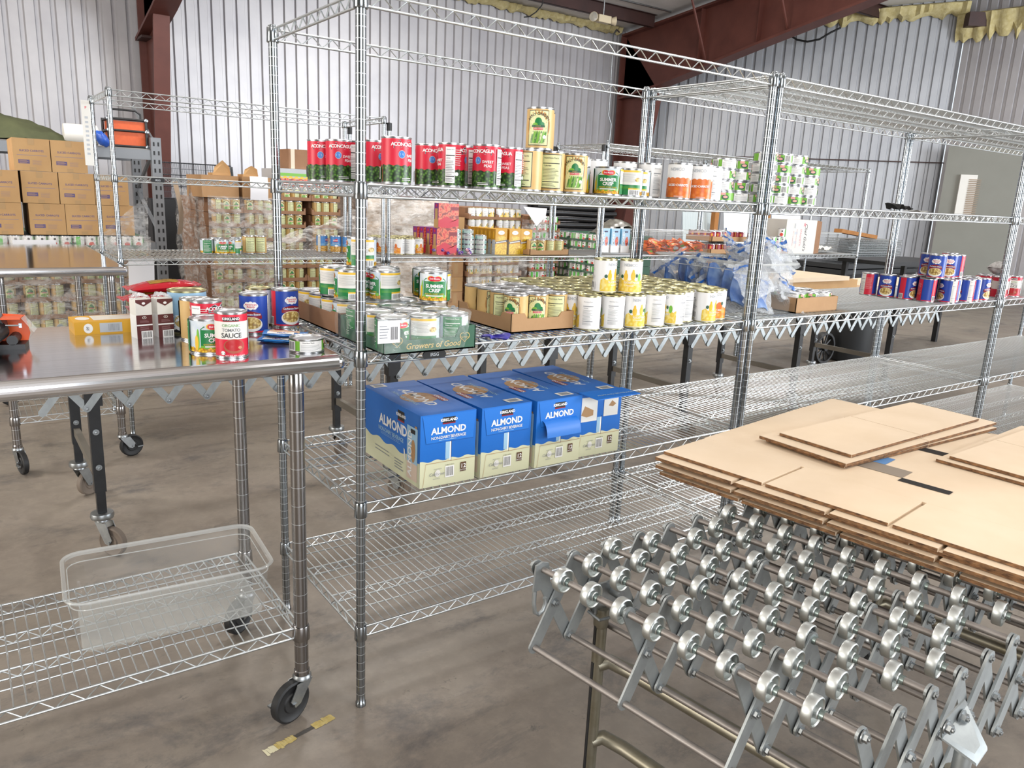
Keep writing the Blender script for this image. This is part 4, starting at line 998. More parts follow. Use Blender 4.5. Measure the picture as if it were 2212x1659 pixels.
def cocoa(a, w, h):
    a.R(-w, w, 0, h * .60, maroon); a.R(-w, w, h * .325, h * .36, white); a.P([(-w, h), (w, h), (w, h * .93), (0, h * .82), (-w, h * .93)], maroon)
    a.E(0, h * .90, w * .22, h * .032, white); a.E(0, h * .535, w * .27, h * .035, offw); a.E(0, h * .535, w * .2, h * .026, maroon); a.T(0, h * .535, h * .04, 'B', offw, .02); a.L(-w * .6, w * .6, h * .40, h * .47, 3, mat('dusty_pink', '#a98082', .5), .3)
    a.L(-w * .6, w * .6, h * .20, h * .30, 4, mat('dusty_pink', '#a98082', .5), .3); a.R(-w * .5, w * .95, h * .0, h * .19, white); a.B(-w * .35, w * .85, h * .02, h * .17, ink)
def carton(x, y, z, label, rz=0, s=(.050, .045, .118), group=None, arts=None, base=None, name='drink_carton'):
    return pbox(name, label, 'drink carton', s, (x, y, z), rz, base or offw, arts or {'F': cocoa, 'L': lambda a, w, h: (a.R(-w, w, 0, h * .6, white)), 'R': cocoa}, group)
carton(.985, .20, Z2, 'brown and white milk carton beside the right end of the blue almond cartons', .1, (.05, .06, .165))

# ---- on the front steel table
def tbl(u, v, R=0): p = on(u, v, ZT, R); return p.x, p.y
gt = 'food on the front steel table'
for key, u, v, fc, lb in (('sauce', 502, 775, 0, 'red and white tomato sauce can nearest the table edge'), ('corn', 452, 766, -22, 'short corn can left of the tomato sauce can'), ('peas', 449, 750, 42, 'red pea can behind the corn can on the front table'), ('gbean', 425, 737, -135, 'tan bean can behind the red pea can on the front table'),
                         ('garb', 550, 723, 12, 'blue garbanzo bean can, left of the two on the table'), ('garb', 617, 708, -28, 'blue garbanzo bean can, right of the two on the table'), ('tuna', 663, 764, 55, 'flat green fish can at the right corner of the front table')):
    R = CANS[key][0]; x, y = tbl(u, v, R); put(key, x, y, ZT, fc, lb, gt)
x, y = tbl(405, 728, .05); put('bigcan', x + .012, y + .035, ZT, 20, 'light blue can with gold lid at the back of the can cluster', gt)
x, y = tbl(560, 712, .04); put('pear', x + .02, y + .06, ZT, 150, 'gold lidded can hidden behind the left garbanzo can', gt)
for u, v, lb in ((308, 731, 'left one of the two brown and white cocoa milk cartons'), (354, 728, 'right one of the two brown and white cocoa milk cartons')):
    x, y = tbl(u, v, .022); t = carton(x, y, ZT, lb, face_cam(x, y) + .35, (.040, .042, .102), gt)
    b = MB(); fn = lambda uu, vv: (-.021 + .042 * uu, -.022 + .045 * vv, .103 + .010 * math.sin(PI * uu) + .005 * math.sin(uu * 17 + vv * 9)); b.grid(fn, 10, 8); b.build('wrap', ziplock, t)
def ybox(a, w, h): a.E(-w * .62, h * .48, w * .13, h * .38, white); a.T(-w * .62, h * .48, h * .3, 'PF', ink, .01, PI / 2); a.R(-w * .30, w * .34, h * .12, h * .86, palegrey); a.B(-w * .05, w * .28, h * .22, h * .76, greyp, 9)
def ytop(a, w, d): a.E(-w * .68, d * .1, w * .2, d * .5, offw); a.R(-w * .42, w * .9, -d * .6, d * .85, offw); a.L(-w * .40, w * .85, -d * .5, d * .75, 6, gold, .15)
p0 = on(283, 718, ZT); pbox('pasta_box', 'yellow pasta box lying on its side at the back of the front table', 'food box', (.170, .105, .034), (p0.x - .085 + .035, p0.y + .055, ZT), .02, mat('mustard_box', '#d7a022', .45), {'F': ybox, 'T': ytop, 'L': lambda a, w, h: a.L(-w * .7, w * .7, h * .2, h * .8, 3, gold)}, gt)
# red foil bags
foil = mat('red_foil', '#c2202f', .22, .25, bump=.5, bscale=26); foilg = mat('gold_foil', '#c79a3c', .25, .6)
def bag(label, loc, size, rz, m, m2=None, cat='food bag', group=None, name='foil_bag', tilt=0, seed=1):
    b = MB(); L_, W_, T_ = size; mats = [m, m2 or m]
    def f(sg):
        def g(u, v):
            x = (u - .5) * L_; y = (v - .5) * W_; e = max(0, math.sin(PI * u)) ** .5 * max(0, math.sin(PI * v)) ** .55
            return (x, y, T_ / 2 + sg * T_ / 2 * e * (1 + .10 * cr(u + seed, v)) + tilt * x)
        return g
    b.grid(f(1), 22, 14); b.grid(lambda u, v: f(-1)(1 - u, v), 22, 14)
    if m2: b.grid(lambda u, v: tuple(Vector(f(1)(.28 + .44 * u, .2 + .6 * v)) + Vector((0, 0, .0006))), 14, 10, 1)
    for sx in (-1, 1): b.add([(sx * L_ * .5, -W_ * .4, T_ * .5), (sx * L_ * .5, W_ * .4, T_ * .5), (sx * L_ * .56, W_ * .43, T_ * .56 + tilt * sx * L_ * .56), (sx * L_ * .56, -W_ * .43, T_ * .52 + tilt * sx * L_ * .56)], [(0, 1, 2, 3)])
    return tag(b.build(name, mats, None, loc, rz), label, cat, group)
for i, (dx, z, rz, tl) in enumerate(((.0, 0, .08, 0), (.012, .030, -.03, .02), (-.006, .058, .06, .05), (.01, .084, .02, .06))):
    bag(f'red foil food bag, {ORD[i]} from the bottom of the pile behind the milk cartons', (-.352 + dx, .60, ZT + z * 1.12), (.175, .10, .034), rz, foil, foilg, group='red foil bags', tilt=tl, seed=i)
bag('black and white crinkled food bag behind the right milk carton', (-.243, .46, ZT), (.07, .06, .05), .3, mat('black_white_foil', '#e9e9ec', .3, .2, var='#1d1d22', scale=22), seed=4)
# two flat printed pouches
pb = mat('pouch_blue', '#2d7fcc', .3, .1); ps = mat('pouch_snack', '#e7dccb', .4, var='#b9c46a', var2='#e3a98a', scale=60)
def pouch(label, loc, rz, z0, fold):
    b = MB(); mats = [pb, ps, white]; f = lambda u, v: ((u - .5) * .115, (v - .5) * .075, z0 + .004 + fold * (1 - u) * .5 + .003 * math.sin(PI * v) + .0015 * cr(u, v))
    b.grid(f, 14, 8); b.grid(lambda u, v: tuple(Vector(f(1 - u, v)) - Vector((0, 0, .0035))), 14, 8)
    b.grid(lambda u, v: tuple(Vector(f(.12 + .7 * u, .40 + .52 * v)) + Vector((0, 0, .0006))), 10, 6, 1); b.grid(lambda u, v: tuple(Vector(f(.1 + .6 * u, .16 + .24 * v)) + Vector((0, 0, .0008))), 8, 3, 2)
    a = Art(b, lambda s, t, l: tuple(Vector(f(s / .115 + .5, t / .075 + .5)) + Vector((0, 0, .0012 + l))), mats); a.T(-.01, -.016, .013, 'MIX', mat('violet_print', '#4b3aa0', .4), .02)
    return tag(b.build('snack_pouch', mats, None, loc, rz), label, 'food pouch', gt)
px, py = tbl(590, 742); pouch('lower one of the two blue snack pouches beside the flat fish can', (px + .035, py + .03, ZT), -.62, .0, .004); pouch('upper one of the two blue snack pouches beside the flat fish can', (px + .05, py + .045, ZT), -.42, .010, .012)
# orange and black tape gun at the left edge of the photo
tg = thing('tape_gun', 'orange and black packing tape gun at the left edge of the front table', 'tape gun', (-.752, .38, ZT), math.radians(-12))
og = mat('orange_plastic', '#e2581f', .35)
b = MB(); b.prism([(-.075, .004), (.052, .004), (.060, .03), (.052, .074), (-.02, .080), (-.075, .055)], .003, Matrix.Translation((0, .035, 0)) @ Matrix.Rotation(PI / 2, 4, 'X')); b.bx(-.07, .05, -.02, .035, .071, .074); b.build('frame_plate', og, tg)
b = MB(); b.lathe([(.018, -.025), (.046, -.025), (.046, .025), (.018, .025)], 28, 0, Matrix.Translation((-.03, .005, .05)) @ Matrix.Rotation(PI / 2, 4, 'X')); b.build('tape_roll', mat('shiny_black_tape', '#101012', .15), tg)
MB().cyl((.005, -.01, .045), (-.025, -.135, .028), .021, 16, r1=.024).build('handle', blackp, tg)
b = MB(); b.cyl((.03, -.022, .022), (.03, .034, .022), .012, 12); b.bx(.0, .055, -.022, .034, .0, .012); b.build('roller', blackp, tg)
b = MB(); b.add([(.052, -.02, .074), (.052, .034, .074), (.075, .034, .040), (.075, -.02, .040), (.062, .034, .022), (.062, -.02, .022)], [(0, 1, 2, 3), (3, 2, 4, 5)]); b.build('blade_guard', clearedge, tg)
b = MB(); b.cyl((.02, -.024, .058), (.05, -.024, .058), .0022, 6); b.box((.05, -.024, .058), (.006, .004, .01)); b.build('spring_arm', chrome, tg)
# ---- clear bin on the lower shelf of the table
ZB = .252 + .0188
def rrect(w, d, r, z, n=6):
    P = []
    for cx, cy, a0 in ((w / 2 - r, d / 2 - r, 0), (-w / 2 + r, d / 2 - r, PI / 2), (-w / 2 + r, -d / 2 + r, PI), (w / 2 - r, -d / 2 + r, 1.5 * PI)):
        for k in range(n + 1): t = a0 + PI / 2 * k / n; P.append((cx + r * math.cos(t), cy + r * math.sin(t), z))
    return P
def loft(b, rings, mi=0, close=False):
    n = len(rings[0]); V = [p for R_ in rings for p in R_]
    b.add(V, [(i * n + k, i * n + (k + 1) % n, (i + 1) * n + (k + 1) % n, (i + 1) * n + k) for i in range(len(rings) - 1) for k in range(n)], mi, True)
    return b
def clear_bin(label, loc, rz, W, D, H, inset=.03, group=None, base=frost):
    t = thing('clear_bin', label, 'plastic bin', loc, rz, group)
    loft(MB(), [rrect(W - inset * 2, D - inset * 2, .03, .004), rrect(W - inset * 1.6, D - inset * 1.6, .036, .012), rrect(W - .024, D - .024, .042, H * .82), rrect(W - .020, D - .020, .042, H * .84), rrect(W - .016, D - .016, .044, H - .006)]).build('bin_wall', clearbox, t)
    loft(MB(), [rrect(W - .018, D - .018, .042, H - .010), rrect(W - .016, D - .016, .044, H - .002), rrect(W, D, .05, H), rrect(W + .004, D + .004, .052, H - .003), rrect(W, D, .05, H - .007)]).build('bin_rim', clearedge, t)
    b = MB(); R_ = rrect(W - inset * 2, D - inset * 2, .03, .004); b.add(R_, [tuple(range(len(R_)))]); R2 = rrect(W - inset * 2, D - inset * 2, .03, .0); b.add(R2, [tuple(range(len(R2)))[::-1]]); b.lathe([(.001, .0055), (.016, .0055), (.018, .005)], 20); b.build('bin_base', base, t)
    b = MB(); R_ = rrect(W - .025, D - .025, .042, H * .825); b.tube([Vector(p) for p in R_] + [Vector(R_[0])], .0016, 5); b.build('bin_rib', clearedge, t)
    return t
clear_bin('empty clear plastic food bin on the lower shelf of the front table', (-.425, .312, ZB), -.07, .505, .315, .152)
# ---- striped tape on the floor
b = MB(); mats = [mat('worn_yellow_tape', '#b39a4e', .7, var='#c4b47c', scale=40), mat('worn_black_tape', '#4a4744', .7), mat('tape_white', '#d6cfae', .6)]
rr = random.Random(2); q0, q1 = Vector((-.29, -.052, .0012)), Vector((-.085, -.006, .0012)); n = 26
for i in range(n):
    a_, c_ = q0 + (q1 - q0) * (i / n), q0 + (q1 - q0) * ((i + 1) / n); t = i / n; mi = 1 if .42 < t < .66 else (2 if t < .12 else 0); wd = .011 + .005 * rr.random(); w2 = wd if mi != 1 else .006
    b.add([a_ + Vector((.002, -w2, 0)), c_ + Vector((.002, -w2 * rr.uniform(.7, 1.1), 0)), c_ + Vector((-.004, w2 * rr.uniform(.6, 1), 0)), a_ + Vector((-.004, w2, 0))], [(0, 1, 2, 3)], mi)
tag(b.build('floor_tape', mats), 'worn strip of yellow and black tape on the floor by the post', 'floor tape')

# ================================================================== FLATTENED CARDBOARD ON THE FRONT CONVEYOR
ca = math.radians(8); RZc = Matrix.Rotation(ca, 3, 'Z'); zc = FZ + .0252
prt = mat('grey_ink', '#8d8072', .7); kb = mat('cardboard_blue_tape', '#5f8fc4', .4); gap = mat('cardboard_gap', '#1d1713', .9)
cs = thing
layers = [(.000, .010, 1.10, .98, .0, .0), (.010, .009, 1.06, .96, .015, .01), (.019, .010, 1.08, .94, -.01, .004), (.029, .009, 1.04, .97, .02, -.012), (.038, .010, 1.08, .95, -.005, .01), (.048, .009, 1.00, .90, .03, .0)]
for i, (z, t, L_, W_, dx, rot) in enumerate(layers):
    # each sheet is a slotted, flattened carton: a row of flaps with gaps between them
    b = MB(); x0 = .66 + dx; y1 = -.435 + .004 * i; mats = [kraft, corr, gap, prt, kb]
    O = Vector((x0, y1, zc + z)); Rm = Matrix.Rotation(ca + rot, 3, 'Z')
    nf = 4 if i % 2 == 0 else 3; fl = W_ / nf
    for k in range(nf):
        c = Rm @ Vector((L_ * .10, -(k + .5) * fl, 0)); b.box(O + c + Vector((0, 0, t / 2 - .0005)), (L_ * .20, fl - .010, t - .0015), 0, Rm)
        c2 = Rm @ Vector((L_ * .90, -(k + .5) * fl, 0)); b.box(O + c2 + Vector((0, 0, t / 2 - .0005)), (L_ * .20, fl - .010, t - .0015), 0, Rm)
        e = Rm @ Vector((-.0006, -(k + .5) * fl, 0)); b.box(O + e + Vector((0, 0, t / 2 - .0005)), (.001, fl - .0105, t - .002), 1, Rm)
    c = Rm @ Vector((L_ * .5, -W_ / 2, 0)); b.box(O + c + Vector((0, 0, t / 2 - .0005)), (L_ * .602, W_ - .004, t - .0012), 0, Rm)
    if i == len(layers) - 1:
        a = Art(b, lambda s, q, l: tuple(O + Rm @ Vector((s, q, t - .0005 + l))), mats)
        a.R(.33, .40, -.50, -.10, prt); a.R(.62, .66, -.62, -.42, gap); a.R(.30, .33, -.62, -.50, gap); a.R(.40, .47, -.43, -.34, kb); a.L(.50, .60, -.40, -.16, 4, prt)
    tag(b.build('flattened_carton', mats), f'flattened cardboard carton on the front conveyor, {ORD[i]} from the bottom of the pile', 'cardboard sheet', 'flattened cartons on the front conveyor')

for i, (x0, y1, L_, W_, rot) in enumerate(((1.02, -.50, .80, .25, -.03), (1.00, -.49, .84, .27, .0), (1.05, -.52, .74, .22, .02), (1.30, -.84, .62, .30, .06), (1.33, -.86, .58, .28, .03))):
    b = MB(); mats = [kraft, corr, gap]; z = zc + .0575 + .0095 * (i if i < 3 else i - 3); O = Vector((x0, y1, z)); Rm = Matrix.Rotation(rot, 3, 'Z'); t = .009
    for k in range(2): b.box(O + Rm @ Vector((L_ * (.25 + .5 * k), -W_ / 2, t / 2)), (L_ * .495, W_, t - .001), 0, Rm); b.box(O + Rm @ Vector((L_ * (.25 + .5 * k), -W_ - .0004, t / 2)), (L_ * .494, .001, t - .002), 1, Rm)
    b.box(O + Rm @ Vector((-.0004, -W_ / 2, t / 2)), (.001, W_ - .002, t - .002), 1, Rm)
    tag(b.build('flattened_carton', mats), f'smaller flattened carton lying on the big pile, {("back", "front")[i > 2]} stack, {ORD[i if i < 3 else i - 3]} from below', 'cardboard sheet', 'flattened cartons on the front conveyor')
# ================================================================== GOODS ON THE REAR SHELVES
gr = 'cans on the rear shelf'
def rp(u, v, R=0):
    p = on(u, v, ZR, R); y = max(p.y, 2.93)
    return (p.x if y == p.y else aty(u, v, y).x), y
for u, v, fc, lb in ((449, 548, -120, 'corn can with green back at the left end of the rear shelf'), (480, 549.5, -8, 'lettered corn can second from the left on the rear shelf'), (468, 544, -30, 'corn can squeezed behind the lettered one at the left end of the rear shelf'), (505, 549.5, 40, 'corn can third from the left on the rear shelf'), (512, 543, 20, 'corn can hidden behind the third one on the rear shelf')):
    x, y = rp(u, v, .042); put('corn', x, y, ZR, fc, lb, gr)
for u, v, fc, lb in ((538, 548, 70, 'tan bean can beside the corn cans on the rear shelf, picture edge showing'), (563, 548, 88, 'tan bean can with nutrition panel at the right of the rear shelf group')):
    x, y = rp(u, v, .037); put('gbean', x, y, ZR, fc, lb, gr)
x0, y0 = rp(713, 547, .037)
for i, (dx, dy, fc, lb) in enumerate(((-.02, .09, 30, 'blue seasoned bean can at the back left on the rear shelf'), (.055, .03, -85, 'middle blue seasoned bean can on the rear shelf'), (.125, -.01, -95, 'blue seasoned bean can nearest the aisle on the rear shelf'), (.205, -.005, 0, 'blue seasoned bean can turned to its pale stripe on the rear shelf'))):
    put('bluecan', x0 + dx, y0 + dy, ZR, fc, lb, gr)
for i, (u, v, fc) in enumerate(((845, 549, 110), (862, 550, 60), (885, 550, 150), (903, 549, -10))):
    x, y = rp(u, v, .037); put('peachcan', x, y, ZR, fc, f'white peach can in the front line of the rear shelf, {ORD[i]} from the left', gr)
for j in range(3):
    for i in range(5): 
        x, y = rp(840, 549, .037); put('peachcan', x - .10 + .082 * i + .06 * j, y + .09 + .08 * j, ZR, 60 * i, 'gold lidded peach can packed behind the front line on the rear shelf', 'gold lidded peach cans on the rear shelf')
purple = mat('purple_box', '#7d2f7c', .45); tanp = mat('tan_panel', '#c19a66', .5)
def rice_f(a, w, h):
    a.R(-w, w, 0, h, redfood); a.P([(-w, h * .3), (-w * .2, h * .48), (w * .6, h * .30), (w, h * .4), (w, h * .1), (0, 0), (-w, h * .05)], red); a.R(w * .2, w, h * .72, h * .86, redd)
def rice_l(a, w, h): a.R(-w * .6, w * .65, h * .05, h * .78, tanp); a.R(-w, w, 0, h * .35, tanp); a.E(0, h * .9, w * .3, h * .05, red); a.L(-w * .5, w * .5, h * .2, h * .7, 8, gold, .2)
x0, y0 = rp(938, 551)
bs = (.165, .060, .185)
x0 = x0 + .02
k = 0
for i in range(4):
    pbox('meal_box', f'purple and red meal box in the bottom row, {ORD[i]} from the aisle', 'food box', bs, (x0 + .0825 - .018 * i, y0 + .035 + .063 * i, ZR), .0, purple, {'F': rice_f, 'L': rice_l}, 'meal boxes')
pbox('meal_box', 'purple and red meal box standing on top of the others', 'food box', (bs[0], bs[1], .170), (x0 + .095, y0 + .04, ZR + bs[2] + .001), .0, purple, {'F': rice_f, 'L': rice_l}, 'meal boxes')
# little purple wrapped sweets
pw_ = mat('purple_foil', '#6a3ea1', .25, .3, var='#d6c7e6', var2='#4b2a8c', scale=60); rw_ = mat('pink_foil', '#b4405f', .3, .3, var='#efdfe8', scale=60)
sw = MB(); sw.lathe([(.001, -.014), (.008, -.010), (.0125, -.003), (.0125, .003), (.008, .010), (.001, .014)], 8, 0, Matrix.Rotation(PI / 2, 4, 'Y'), True); sw.add([(.010, 0, 0), (.024, .008, .004), (.024, -.008, -.002), (-.010, 0, 0), (-.024, .008, -.004), (-.024, -.008, .003)], [(0, 2, 1), (3, 4, 5)])
swm = [sw.mesh('wrapped_sweet', pw_), sw.mesh('wrapped_sweet', rw_)]
x1, y1 = rp(982, 551)
for i in range(26):
    a_ = rnd.uniform(-.17, .15); o = obj('wrapped_sweet', swm[0 if rnd.random() < .8 else 1], None, (x1 + a_, y1 - .005 + rnd.uniform(0, .08), ZR + .014 + (0 if i < 16 else .020)), rnd.uniform(0, 6)); o.rotation_euler[1] = rnd.uniform(-.4, .4)
    tag(o, 'wrapped purple sweet in the loose heap before the meal boxes', 'sweet', 'wrapped sweets on the rear shelf')
# pale teal flat cans in stacks
hx = top_of('teal') + .0005; x2, y2 = rp(1037, 549, .0425)
for i, (dx, dy, n) in enumerate(((0, 0, 4), (-.098, .02, 4), (-.20, .035, 4), (-.05, .10, 5), (-.15, .12, 5))):
    for k in range(n): put('teal', x2 + dx, y2 + dy, ZR + hx * k, rnd.choice((-90, 90, 20)), f'pale teal flat can, {ORD[k]} from the bottom of the stack {("at the right front", "in the middle front", "at the left front", "at the right back", "at the left back")[i]}', 'pale teal flat cans')
# yellow macaroni boxes
mustard = MATS['mustard_box']; navy = mat('navy_print', '#2a2c58', .45)
def mac_f(a, w, h): a.R(-w, w, 0, h * .42, macp); a.E(0, h * .62, w * .85, h * .12, macp); a.R(-w, w, 0, h * .40, macp); a.P([(-w, h * .42), (w, h * .50), (w, h * .585), (-w, h * .50)], navy); a.P([(-w * .9, h * .44), (w * .85, h * .505), (w * .85, h * .55), (-w * .9, h * .485)], offw); a.E(0, h * .86, w * .55, h * .085, white); a.T(0, h * .86, h * .04, 'PF', greyp, .01)
def mac_l(a, w, h): a.R(-w, w, 0, h * .58, palegrey); a.R(-w, w, h * .58, h, mat('ochre_box', '#b98520', .5)); a.L(-w * .8, w * .8, h * .08, h * .5, 7, offw, .2); a.R(-w * .4, w * .4, h * .64, h * .9, mustard)
x3, y3 = rp(1068, 550)
ms = (.105, .046, .185)
for c_, (dx, n) in enumerate(((.06, 7), (.185, 4), (.292, 3))):
    for i in range(n):
        pbox('macaroni_box', f'yellow macaroni box, {ORD[i]} from the aisle in the {ORD[c_]} row from the left', 'food box', ms, (x3 + dx - .004 * i, y3 + .03 + .049 * i, ZR), 0, mustard, {'F': mac_f, 'L': mac_l}, 'yellow macaroni boxes')
# tray of tan bean cans
x4, y4 = rp(1180, 551); tw = .375
tray('brown tray of tan bean cans at the right end of the pasta shelf', x4 - tw * .38 - .03, x4 + tw * .62 - .03, y4 - .02, y4 + .30, ZR, .046, card, .8)
for i in range(4):
    for j in range(3): put('gbean', x4 - tw * .38 + .023 + .088 * i, y4 + .035 + .088 * j, ZR + .0045, {0: -125, 1: -85, 2: 85, 3: 95}[i], f'tan bean can in the rear brown tray, {ORD[i]} from the left, {ORD[j]} row', 'tan bean cans in the rear tray')
# blue and white drink cartons
def alm_f(a, w, h): a.R(-w, w, h * .3, h, palebl); a.R(-w, w, 0, h * .3, white); a.E(w * .3, h * .47, w * .38, h * .2, redfood); a.T(-w * .45, h * .5, h * .17, 'ALMOND', white, .02, PI / 2); a.R(-w * .3, w * .5, h * .84, h * .90, navy)
def alm_l(a, w, h): a.R(-w, w, h * .35, h, mat('carton_blue', '#6fb2d8', .4)); a.L(-w * .6, w * .6, h * .5, h * .9, 4, palebl, .2); a.R(-w * .3, w * .5, h * .05, h * .2, greyp)
x5, y5 = rp(1352, 546)
for i in range(3):
    t = pbox('drink_carton', f'blue and white almond drink carton on the rear shelf, {ORD[i]} from the right', 'drink carton', (.095, .065, .20), (x5 - .105 * i, y5 + .05 + .012 * i, ZR), .0, white, {'F': alm_f, 'L': alm_l}, 'almond drink cartons on the rear shelf')
    MB().lathe([(.012, .20), (.013, .201), (.013, .214), (.001, .215)], 12).build('cap', white, t, (-.02, 0, 0))
# clear bin of orange packets
bx, by_ = on(1400, 551, ZR).x, on(1400, 551, ZR).y
W_ = .80; cb = clear_bin('clear bin heaped with orange packets on the rear shelf', (bx + .40, by_ + .17, ZR), 0, W_, .33, .20, .025, base=clearbox)
om = mat('orange_packet', '#dd5a2c', .28, .15, var='#e9803a', scale=30, bump=.4, bscale=60); pkm = []
for m2 in (palegrey, yellow, greenl):
    b = MB(); f = lambda sg: (lambda u, v: ((u - .5) * .115, (v - .5) * .045, sg * .009 * math.sin(PI * u) ** .5 * math.sin(PI * v) ** .5)); b.grid(f(1), 10, 5); b.grid(lambda u, v: f(-1)(1 - u, v), 10, 5); b.grid(lambda u, v: tuple(Vector(f(1)(.3 + .4 * u, .25 + .5 * v)) + Vector((0, 0, .0006))), 5, 3, 1); b.grid(lambda u, v: tuple(Vector(f(-1)(.65 - .35 * u, .2 + .6 * v)) - Vector((0, 0, .0006))), 5, 3, 1)
    pkm.append(b.mesh('snack_packet', [om, m2]))
for i in range(96):
    lay = i // 24; x = bx + .07 + rnd.random() * (W_ - .14); y = by_ + .05 + rnd.random() * .22; zz = ZR + .018 + .030 * lay * (1 - .55 * abs((x - bx) / W_ - .5)) + rnd.uniform(0, .008)
    o = obj('snack_packet', rnd.choice(pkm), None, (x, y, zz)); o.rotation_euler = (rnd.uniform(-.9, .9), rnd.uniform(-.35, .35), rnd.uniform(0, 6.28)); tag(o, 'orange snack packet in the clear bin on the rear shelf', 'snack packet', 'orange packets in the bin')
# red flat cans in two trays
x6, y6 = rp(1560, 549)
for k in range(2):
    z = ZR + .112 * k
    tray(('lower' if k == 0 else 'upper') + ' brown tray of short red cans on the rear shelf', x6 - .16, x6 + .32, y6 - .0, y6 + .31, z, .046, card, .95)
    for i in range(6):
        for j in range(4): put('redcan', x6 - .12 + .08 * i, y6 + .042 + .076 * j, z + .0045 + .025, rnd.choice((-90, 90, 0, 60)), f'short red can in the {("lower", "upper")[k]} tray, {ORD[i]} from the left, {ORD[j]} row from the aisle', 'short red cans in trays')
# small white and green cans with a tomato print
def d_tom(a, R, H, z0, z1, c):
    for o in (-c * .5, c * .5): a.E(o, H * .3, R * .5, H * .2, mat('tomato', '#d64534', .4)); a.E(o + .004, H * .72, R * .22, H * .1, ink); a.R(o + c * .3, o + c * .48, z0, z1, mat('bright_green', '#5fc24a', .4))
    a.R(-.006, .006, z0, z1, mat('bright_green', '#5fc24a', .4))
design('tomato', .034, .078, white, d_tom)
xt, yt = rp(1688, 552)
tray('brown tray holding small white tomato cans beside the spaghetti carton', xt - .20, xt + .10, yt, yt + .25, ZR, .030, card2, .9)
for k, n in ((0, 4), (1, 3), (2, 1)):
    for i in range(n): put('tomato', xt + .06 - .074 * i - .02 * k, yt + .045, ZR + .0045 + .0785 * k, (-90, 90, -80, 60)[i], f'small white tomato can, {ORD[i]} from the right in the {("bottom", "middle", "top")[k]} layer', 'small white tomato cans')
# spaghetti carton lying on its side
def spag(a, w, h):
    a.T(w * .30, h * .5, h * .17, 'Chef Gold\'s', mat('script_ink', '#3a3133', .5), .01, -PI / 2, .3); a.T(-w * .02, h * .48, h * .10, 'SPAGHETTI', mat('pink_ink', '#c97f86', .6), .01, -PI / 2)
    a.L(-w * .42, -w * .2, h * .2, h * .75, 2, palegrey); a.T(-w * .28, h * .45, h * .05, 'Pasta From Durum Wheat', mat('pink_ink', '#c97f86', .6), 0, -PI / 2); a.T(-w * .5, h * .45, h * .05, '20 x 1 lb Retail Packs', mat('pink_ink', '#c97f86', .6), 0, -PI / 2)
    st = []
    for k in range(10): r = .026 if k % 2 == 0 else .010; st.append((w * .2 + r * math.cos(k * PI / 5), h * .86 + r * math.sin(k * PI / 5)))
    a.P(st, mat('pink_ink', '#c97f86', .6)); a.barcode(-w * .5, -w * .38, h * .72, h * .92)
xs, ys = 6.03, 2.93
t = pbox('spaghetti_carton', 'white spaghetti carton lying on its side, open end to the right', 'carton', (.46, .27, .33), (xs, ys + .135, ZR), -.05, mat('white_carton', '#cfccc6', .6), {'F': spag})
b = MB(); b.add([(.231, -.135, 0), (.231, .135, 0), (.231, .135, .33), (.231, -.135, .33), (.30, -.14, .01), (.30, -.14, .32)], [(0, 1, 2, 3), (0, 3, 5, 4)]); b.build('carton_flap', card3, t)
cb2 = clear_bin('clear bin with a white cloth at the right end of the rear shelf', (6.62, 3.16, ZR), 0, .48, .34, .21, .03, base=clearbox)
b = MB(); b.grid(lambda u, v: (6.46 + .30 * u, 3.02 + .2 * v, ZR + .012 + .045 * abs(math.sin(u * 5 + v * 3)) + .02 * cr(u, v)), 20, 12); tag(b.build('cloth', offw), 'white cloth bundled in the clear bin at the right end of the rear shelf', 'cloth')

# ================================================================== RIGHT PART OF THE MAIN SHELF
# clear bin stuffed with zip bags, standing across the two units
zx0, zx1, zy0, zy1 = 1.585, 1.875, .03, .575
zb = clear_bin('clear bin overflowing with clear zip bags behind the double post', ((zx0 + zx1) / 2, (zy0 + zy1) / 2, Z3), 0, zx1 - zx0, zy1 - zy0, .20, .02, base=clearbox)
zipb = mat('zip_blue', '#2566b5', .35); zipd = mat('zip_box_blue', '#234a8e', .4)
bagm = []
for q in range(3):
    b = MB(); W1, H1 = .165, .155
    def g(u, v, q=q): return ((u - .5) * W1, .010 * cr(u + q, v * 1.3), v * H1 + .004 * cr(v, u + q))
    b.grid(g, 14, 12); b.grid(lambda u, v: tuple(Vector(g(1 - u, v)) + Vector((0, .006 * math.sin(PI * u) + .0015, 0))), 14, 12)
    b.grid(lambda u, v: tuple(Vector(g(u, .83 + .07 * v)) + Vector((0, -.0015, 0))), 14, 2, 1); bagm.append(b.mesh('zip_bag', [ziplock, zipb]))
for i in range(26):
    lay = i // 10; t = (i % 10) / 9
    o = obj('zip_bag', bagm[i % 3], None, (zx0 + .095 + .06 * rnd.random() + .12 * (lay == 2), zy0 + .05 + (.45 - .1 * lay) * t, Z3 + .014 + .055 * lay + (.03 if lay == 2 else 0))); o.rotation_euler = (rnd.uniform(-.95, -.35), rnd.uniform(-.35, .35), rnd.uniform(-.6, .5))
    tag(o, 'clear zip bag with a blue seal stuffed in the clear bin', 'zip bag', 'zip bags in the bin')
for i in range(7):
    o = obj('zip_bag', bagm[i % 3], None, (1.90 - .03 * (i % 3), .06 + .05 * i, Z3 + .02 + .028 * i)); o.rotation_euler = (rnd.uniform(-1.2, -.5), rnd.uniform(.3, .8), rnd.uniform(-1.2, .3)); tag(o, 'clear zip bag spilling over the right side of the clear bin', 'zip bag', 'zip bags spilling over')
